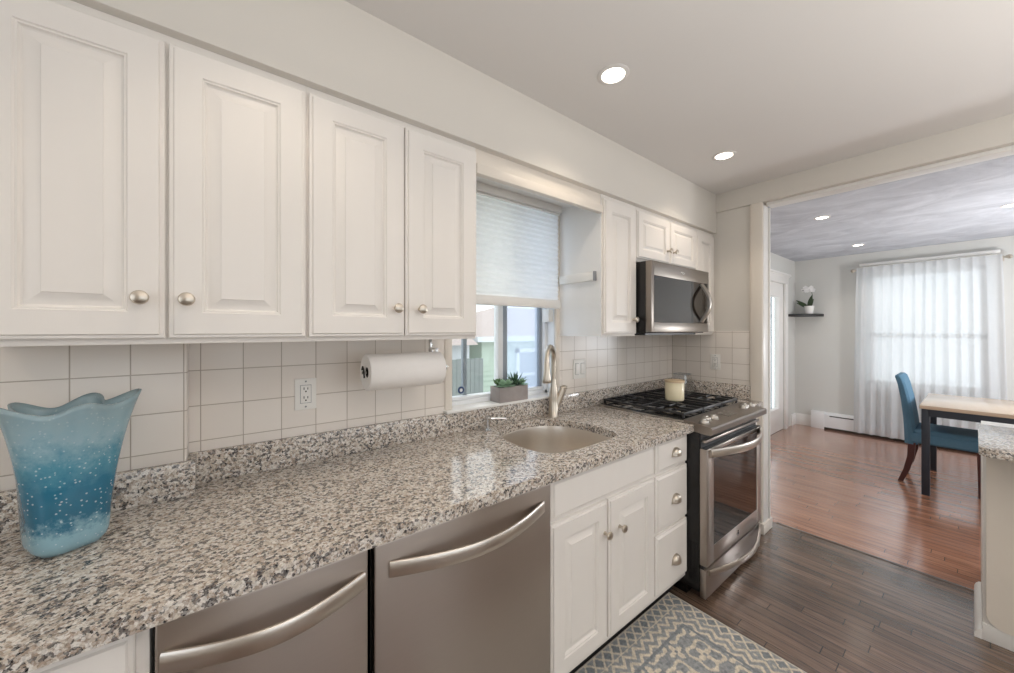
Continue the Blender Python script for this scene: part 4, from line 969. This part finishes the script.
# curtain rod
cr = thing('curtain_rod', 'brushed metal curtain rod with rounded ends above the sheer curtain', 'curtain rod', (6.70, 0.38, 2.20))
b = MB(); b.cyl((6.722, -0.205, 2.205), (6.722, 0.985, 2.205), 0.009); link('rod', b, M['nickel'], cr)
for y, s in ((-0.205, -1), (0.985, 1)):
    b = MB(); b.lathe((6.722, y, 2.205), [(0.010, 0), (0.014, 0.005), (0.022, 0.020), (0.024, 0.032), (0.016, 0.046), (0.001, 0.052)], (0, s, 0), 16); link('finial', b, M['nickel'], cr)
    b = MB(); b.tube([(6.722, y-0.02*s, 2.205), (6.74, y-0.02*s, 2.205), (6.818, y-0.02*s, 2.195)], 0.007, 8); b.box(6.806, 6.819, y-0.02*s-0.016, y-0.02*s+0.016, 2.17, 2.23, 0.003); link('bracket', b, M['nickel'], cr)
# sheer curtain
ny, nz = 230, 26; g = []
for j in range(nz+1):
    t = j/nz; z = 2.232 - t*(2.232-0.045); row = []
    for i in range(ny+1):
        s = i/ny; sp_ = 0.045*t**0.7
        y = (0.965+sp_*0.9) - s*(1.155 + sp_*1.7)
        ph_ = s*2*PI*13; amp = 0.010 + 0.016*t 
        wob = 0.35*math.sin(s*23+t*1.6) + 0.5*math.sin(s*9.7+0.6+t)
        x = 6.678 + amp*math.sin(ph_+wob*1.3) + 0.010*math.sin(s*2*PI*5+t*2.0)*t
        row.append((x, y + 0.006*math.cos(ph_)*(1-t), z))
    g.append(row)
b = MB(); b.sheet(g)
tag(link('curtain', b, M['sheer'], None, 180), 'white sheer curtain hanging over the dining room window', 'curtain')
# baseboard heater
bh = thing('baseboard_heater', 'long white baseboard heater along the far wall under the curtain', 'heater', (6.77, 0, 0))
b = MB(); b.prism([(6.755, 0.030), (6.750, 0.180), (6.752, 0.215), (6.790, 0.235), (6.8195, 0.235), (6.8195, 0.030)], -2.25, 1.32, 1); link('cover', b, M['heater'], bh)
b = MB(); b.box(6.744, 6.8195, 1.32, 1.465, 0.0, 0.243, 0.004); link('end_cap', b, M['heater'], bh)
b = MB(); b.box(6.7485, 6.752, 0.72, 1.26, 0.186, 0.200, 0.001); b.box(6.7485, 6.752, -0.6, 0.60, 0.186, 0.200, 0.001); link('slot', b, M['slot'], bh)
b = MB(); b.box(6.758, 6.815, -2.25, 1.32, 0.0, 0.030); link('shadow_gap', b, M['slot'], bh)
# corner shelf
poly = [(XD-0.001, YD-0.001)] + [(XD-0.001 - 0.335*math.sin(PI/2*k/10), YD-0.001 - 0.335*math.cos(PI/2*k/10)) for k in range(11)]
b = MB(); b.prism(poly, 1.603, 1.640, 2, 0.004)
tag(link('corner_shelf', b, M['shelf_dark'], None), 'dark quarter-round corner shelf high in the dining room corner', 'shelf')
# orchid
oc = thing('potted_orchid', 'white orchid in a white tapered pot on the corner shelf', 'orchid', (6.70, 1.475, 1.640))
ox, oy, oz = 6.70, 1.475, 1.6405
b = MB(); b.lathe((ox, oy, oz), [(0.044, 0), (0.046, 0.004), (0.058, 0.106), (0.060, 0.114), (0.056, 0.114), (0.053, 0.090), (0.001, 0.086)], (0, 0, 1), 28); link('pot', b, M['pot'], oc, 50)
b = MB()
for dx_, dy_, dz_, L_, w_ in ((0.0, 0.85, 0.75, 0.20, 0.046), (-0.2, 0.75, 0.50, 0.16, 0.044), (0.05, -0.10, 1.0, 0.19, 0.060), (-0.3, -0.30, 0.8, 0.14, 0.05), (0.5, 0.2, 0.5, 0.12, 0.04)):
    leaf(b, (ox, oy, oz+0.085), (dx_, dy_, dz_), L_, w_, 0.006, -0.15, (-0.8, 0.1, 0.5))
link('leaves', b, M['leaf'], oc, 60)
b = MB(); st = [(ox, oy, oz+0.085), (ox-0.005, oy-0.030, oz+0.17), (ox-0.010, oy-0.040, oz+0.26), (ox-0.01, oy-0.030, oz+0.325), (ox-0.012, oy+0.005, oz+0.355), (ox-0.02, oy+0.045, oz+0.35), (ox-0.03, oy+0.075, oz+0.335)]
b.tube(st, 0.0035, 8, (1, 0, 0)); link('stem', b, M['leaf'], oc, 60)
for fx_, fy_, fz_ in ((-0.02, 0.055, 0.348), (-0.035, 0.020, 0.338), (-0.025, -0.015, 0.350), (-0.03, -0.050, 0.340), (-0.015, 0.035, 0.375), (-0.02, -0.030, 0.372)):
    b = MB(); c_ = Vector((ox+fx_, oy+fy_, oz+fz_))
    for k in range(5):
        a = PI/2 + 2*PI*k/5
        leaf(b, c_, (-0.25, math.cos(a), math.sin(a)), 0.036, 0.036, 0.004, 0.1, (-1, 0, 0.1))
    b.blob(c_+Vector((-0.006, 0, 0)), (0.006, 0.006, 0.006)); link('flower', b, M['petal'], oc, 60)

# dining table
tb = thing('dining_table', 'pale wood dining table on a dark square metal frame', 'table', (5.20, -0.4, 0))
TX0_, TX1_, TY0_, TY1_ = 4.715, 5.690, -1.35, 0.292
b = MB(); b.box(TX0_, TX1_, TY0_, TY1_, 0.735, 0.765, 0.003); link('tabletop', b, M['table_wood'], tb)
b = MB()
b.box(TX0_+0.01, TX0_+0.045, TY0_+0.05, TY1_-0.05, 0.675, 0.7345); b.box(TX1_-0.045, TX1_-0.01, TY0_+0.05, TY1_-0.05, 0.675, 0.7345); b.box(TX0_+0.05, TX1_-0.05, TY1_-0.045, TY1_-0.01, 0.675, 0.7345); b.box(TX0_+0.05, TX1_-0.05, TY0_+0.01, TY0_+0.045, 0.675, 0.7345)
link('apron', b, M['table_metal'], tb)
for x in (TX0_+0.01, TX1_-0.058):
    for y in (TY1_-0.058, TY0_+0.01):
        b = MB(); b.box(x, x+0.048, y, y+0.048, 0, 0.7345, 0.002); link('leg', b, M['table_metal'], tb)
# chair at the head of the table (faces -y)
ch = thing('dining_chair', 'blue upholstered chair with dark red-brown legs at the table end', 'chair', (5.20, 0.25, 0))
cx0, cx1 = 4.985, 5.415; CY = -0.03
b = MB(); b.box(cx0, cx1, -0.075, 0.375, 0.375, 0.470, 0.022, 3); b.box(cx0+0.006, cx1-0.006, -0.07, 0.35, 0.445, 0.505, 0.026, 3); link('seat', b, M['blue_fabric'], ch, 50)
rs = []
for t, yy, zz in ((0, 0.362, 0.36), (0.12, 0.367, 0.46), (0.35, 0.377, 0.60), (0.6, 0.396, 0.76), (0.82, 0.420, 0.90), (0.94, 0.438, 0.965), (1.0, 0.446, 0.982)):
    th = 0.080*(1-0.42*t) if t < 0.95 else 0.030; w0 = 0.0 + 0.006*(t > 0.95)
    x0_, x1_ = cx0+0.004+w0, cx1-0.004-w0; r_ = th*0.3
    pr = [(x0_+r_, -th/2), (x1_-r_, -th/2), (x1_, -th/2+r_), (x1_, th/2-r_), (x1_-r_, th/2), (x0_+r_, th/2), (x0_, th/2-r_), (x0_, -th/2+r_)]
    rs.append([(px_, yy+py_, zz) for px_, py_ in pr])
b = MB(); b.rings(rs); link('backrest', b, M['blue_fabric'], ch, 40)
for x in (cx0+0.028, cx1-0.028):
    rs = []
    for z, yy, hw_ in ((0.375, 0.356, 0.024), (0.25, 0.362, 0.022), (0.12, 0.388, 0.020), (0.0, 0.428, 0.017)):
        rs.append([(x-hw_, yy-hw_, z), (x+hw_, yy-hw_, z), (x+hw_, yy+hw_, z), (x-hw_, yy+hw_, z)])
    b = MB(); b.rings(rs); link('leg', b, M['mahogany'], ch)
    rs = [[(x-h_, -0.035-h_, z), (x+h_, -0.035-h_, z), (x+h_, -0.035+h_, z), (x-h_, -0.035+h_, z)] for z, h_ in ((0.375, 0.024), (0.0, 0.016))]
    b = MB(); b.rings(rs); link('leg', b, M['mahogany'], ch)

# ================================================================== peninsula on the right
pn = thing('peninsula', 'cream-panelled kitchen peninsula with a granite top at the right edge', 'peninsula', (2.95, -0.5, 0))
b = MB(); b.box(2.735, 3.50, -1.9, -0.022, 0.0, 0.878, 0.002); b.box(2.728, 2.745, -1.9, -0.020, 0.0, 0.075, 0.002); link('body', b, M['trim'], pn)
r_ = 0.055; poly = [(-1.9, 0.878), (-0.032, 0.878), (-0.032, 0.070+r_)] + [(-0.032-r_+r_*math.cos(PI/2*k/6), 0.070+r_-r_*math.sin(PI/2*k/6)) for k in range(1, 7)] + [(-1.9, 0.070)]
b = MB(); b.prism(poly, 2.724, 2.7345, 0); link('end_panel', b, M['beige'], pn)
rq = 0.05; poly = [(3.14, -1.95), (3.14, -0.010), (2.500+rq, -0.010)] + [(2.500+rq-rq*math.sin(PI/2*k/8), -0.010-rq+rq*math.cos(PI/2*k/8)) for k in range(1, 9)] + [(2.500, -1.95)]
b = MB(); b.prism(poly, 0.8785, 0.914, 2, 0.002); link('countertop', b, M['granite'], pn)
b = MB(); q = [(-0.022, 0.0)] + [(-0.022+0.022*math.cos(PI/2*k/6), 0.03*math.sin(PI/2*k/6)) for k in range(7)]
q = [(-0.0215, 0.0), (0.002, 0.0), (0.001, 0.018), (-0.004, 0.032), (-0.012, 0.041), (-0.0215, 0.045)]
b.prism(q, 2.728, 3.24, 0); link('quarter_round', b, M['trim'], pn)

# ================================================================== outdoors, seen through the windows
b = MB(); b.box(-4, 12.5, 4.5, 14, -1.45, -1.4)
struct('ground', b, M['grass'], 'lawn outside beyond the kitchen window', 'ground', 0)
hs = thing('neighbour_house', 'green clapboard house with a brown hip roof outside the sink window', 'house', (7.0, 9.0, -1.4))
hx0, hx1, hy = 4.72, 11.5, 7.0
b = MB(); nb = 22; zb, zt = -1.4, 1.16
prof = [(hy, zb)]
for k in range(nb):
    z0 = zb+(zt-zb)*k/nb; z1 = zb+(zt-zb)*(k+1)/nb; prof += [(hy-0.03, z0), (hy-0.004, z1)]
prof += [(hy+5, zt), (hy+5, zb)]
b.prism(prof, hx0, hx1, 0); link('wall', b, M['siding'], hs, 0)
b = MB()
e = 0.25
b.rings([[(hx0-e, hy-e, 1.17), (hx1+e, hy-e, 1.17), (hx1+e, hy+5+e, 1.17), (hx0-e, hy+5+e, 1.17)], [(hx0-e, hy-e, 1.24), (hx1+e, hy-e, 1.24), (hx1+e, hy+5+e, 1.24), (hx0-e, hy+5+e, 1.24)], [(hx0+2.3, hy+2.4, 2.15), (hx1-2.3, hy+2.4, 2.15), (hx1-2.3, hy+2.6, 2.15), (hx0+2.3, hy+2.6, 2.15)]]); link('roof', b, M['roof'], hs, 0)
b = MB(); b.box(hx0-e-0.02, hx1+e+0.02, hy-e-0.02, hy-e, 1.14, 1.26); b.box(hx0-e-0.02, hx0-e, hy-e, hy+5, 1.14, 1.26); link('fascia', b, M['house_white'], hs, 0)
b = MB(); wx = 5.72
b.box(wx, wx+0.10, hy-0.07, hy, -0.35, 0.95); b.box(wx+0.62, wx+0.72, hy-0.07, hy, -0.35, 0.95); b.box(wx, wx+0.72, hy-0.07, hy, 0.85, 0.95); b.box(wx, wx+0.72, hy-0.07, hy, -0.35, -0.25); b.box(wx+0.1, wx+0.62, hy-0.06, hy, 0.27, 0.33); wf = link('window_frame', b, M['house_white'], hs, 0)
b = MB(); b.box(wx+0.1, wx+0.62, hy-0.045, hy-0.03, -0.25, 0.85); link('window_pane', b, M['vinyl_grey'], wf, 0)
fn = thing('garden_fence', 'grey board fence outside beyond the left sash', 'fence', (3.2, 6.2, -1.4))
b = MB()
for k in range(19): b.box(2.2+0.1*k, 2.2+0.1*k+0.094, 6.0, 6.025, -1.4, 0.85+0.01*(k % 2))
link('boards', b, M['fence'], fn, 0)
b = MB(); b.box(2.2, 4.1, 6.025, 6.06, 0.45, 0.53); b.box(2.2, 4.1, 6.025, 6.06, -0.9, -0.82); link('rail', b, M['fence'], fn, 0)
gh = thing('garden_shed', 'white siding outbuilding beyond the grey fence', 'shed', (3.3, 6.8, -1.4))
b = MB(); b.box(2.3, 4.15, 6.6, 8.6, -1.4, 1.10); link('wall', b, M['house_white'], gh, 0)
b = MB(); b.prism([(6.4, 1.10), (8.8, 1.10), (7.6, 1.7)], 2.2, 4.25, 0); link('roof', b, M['roof'], gh, 0)
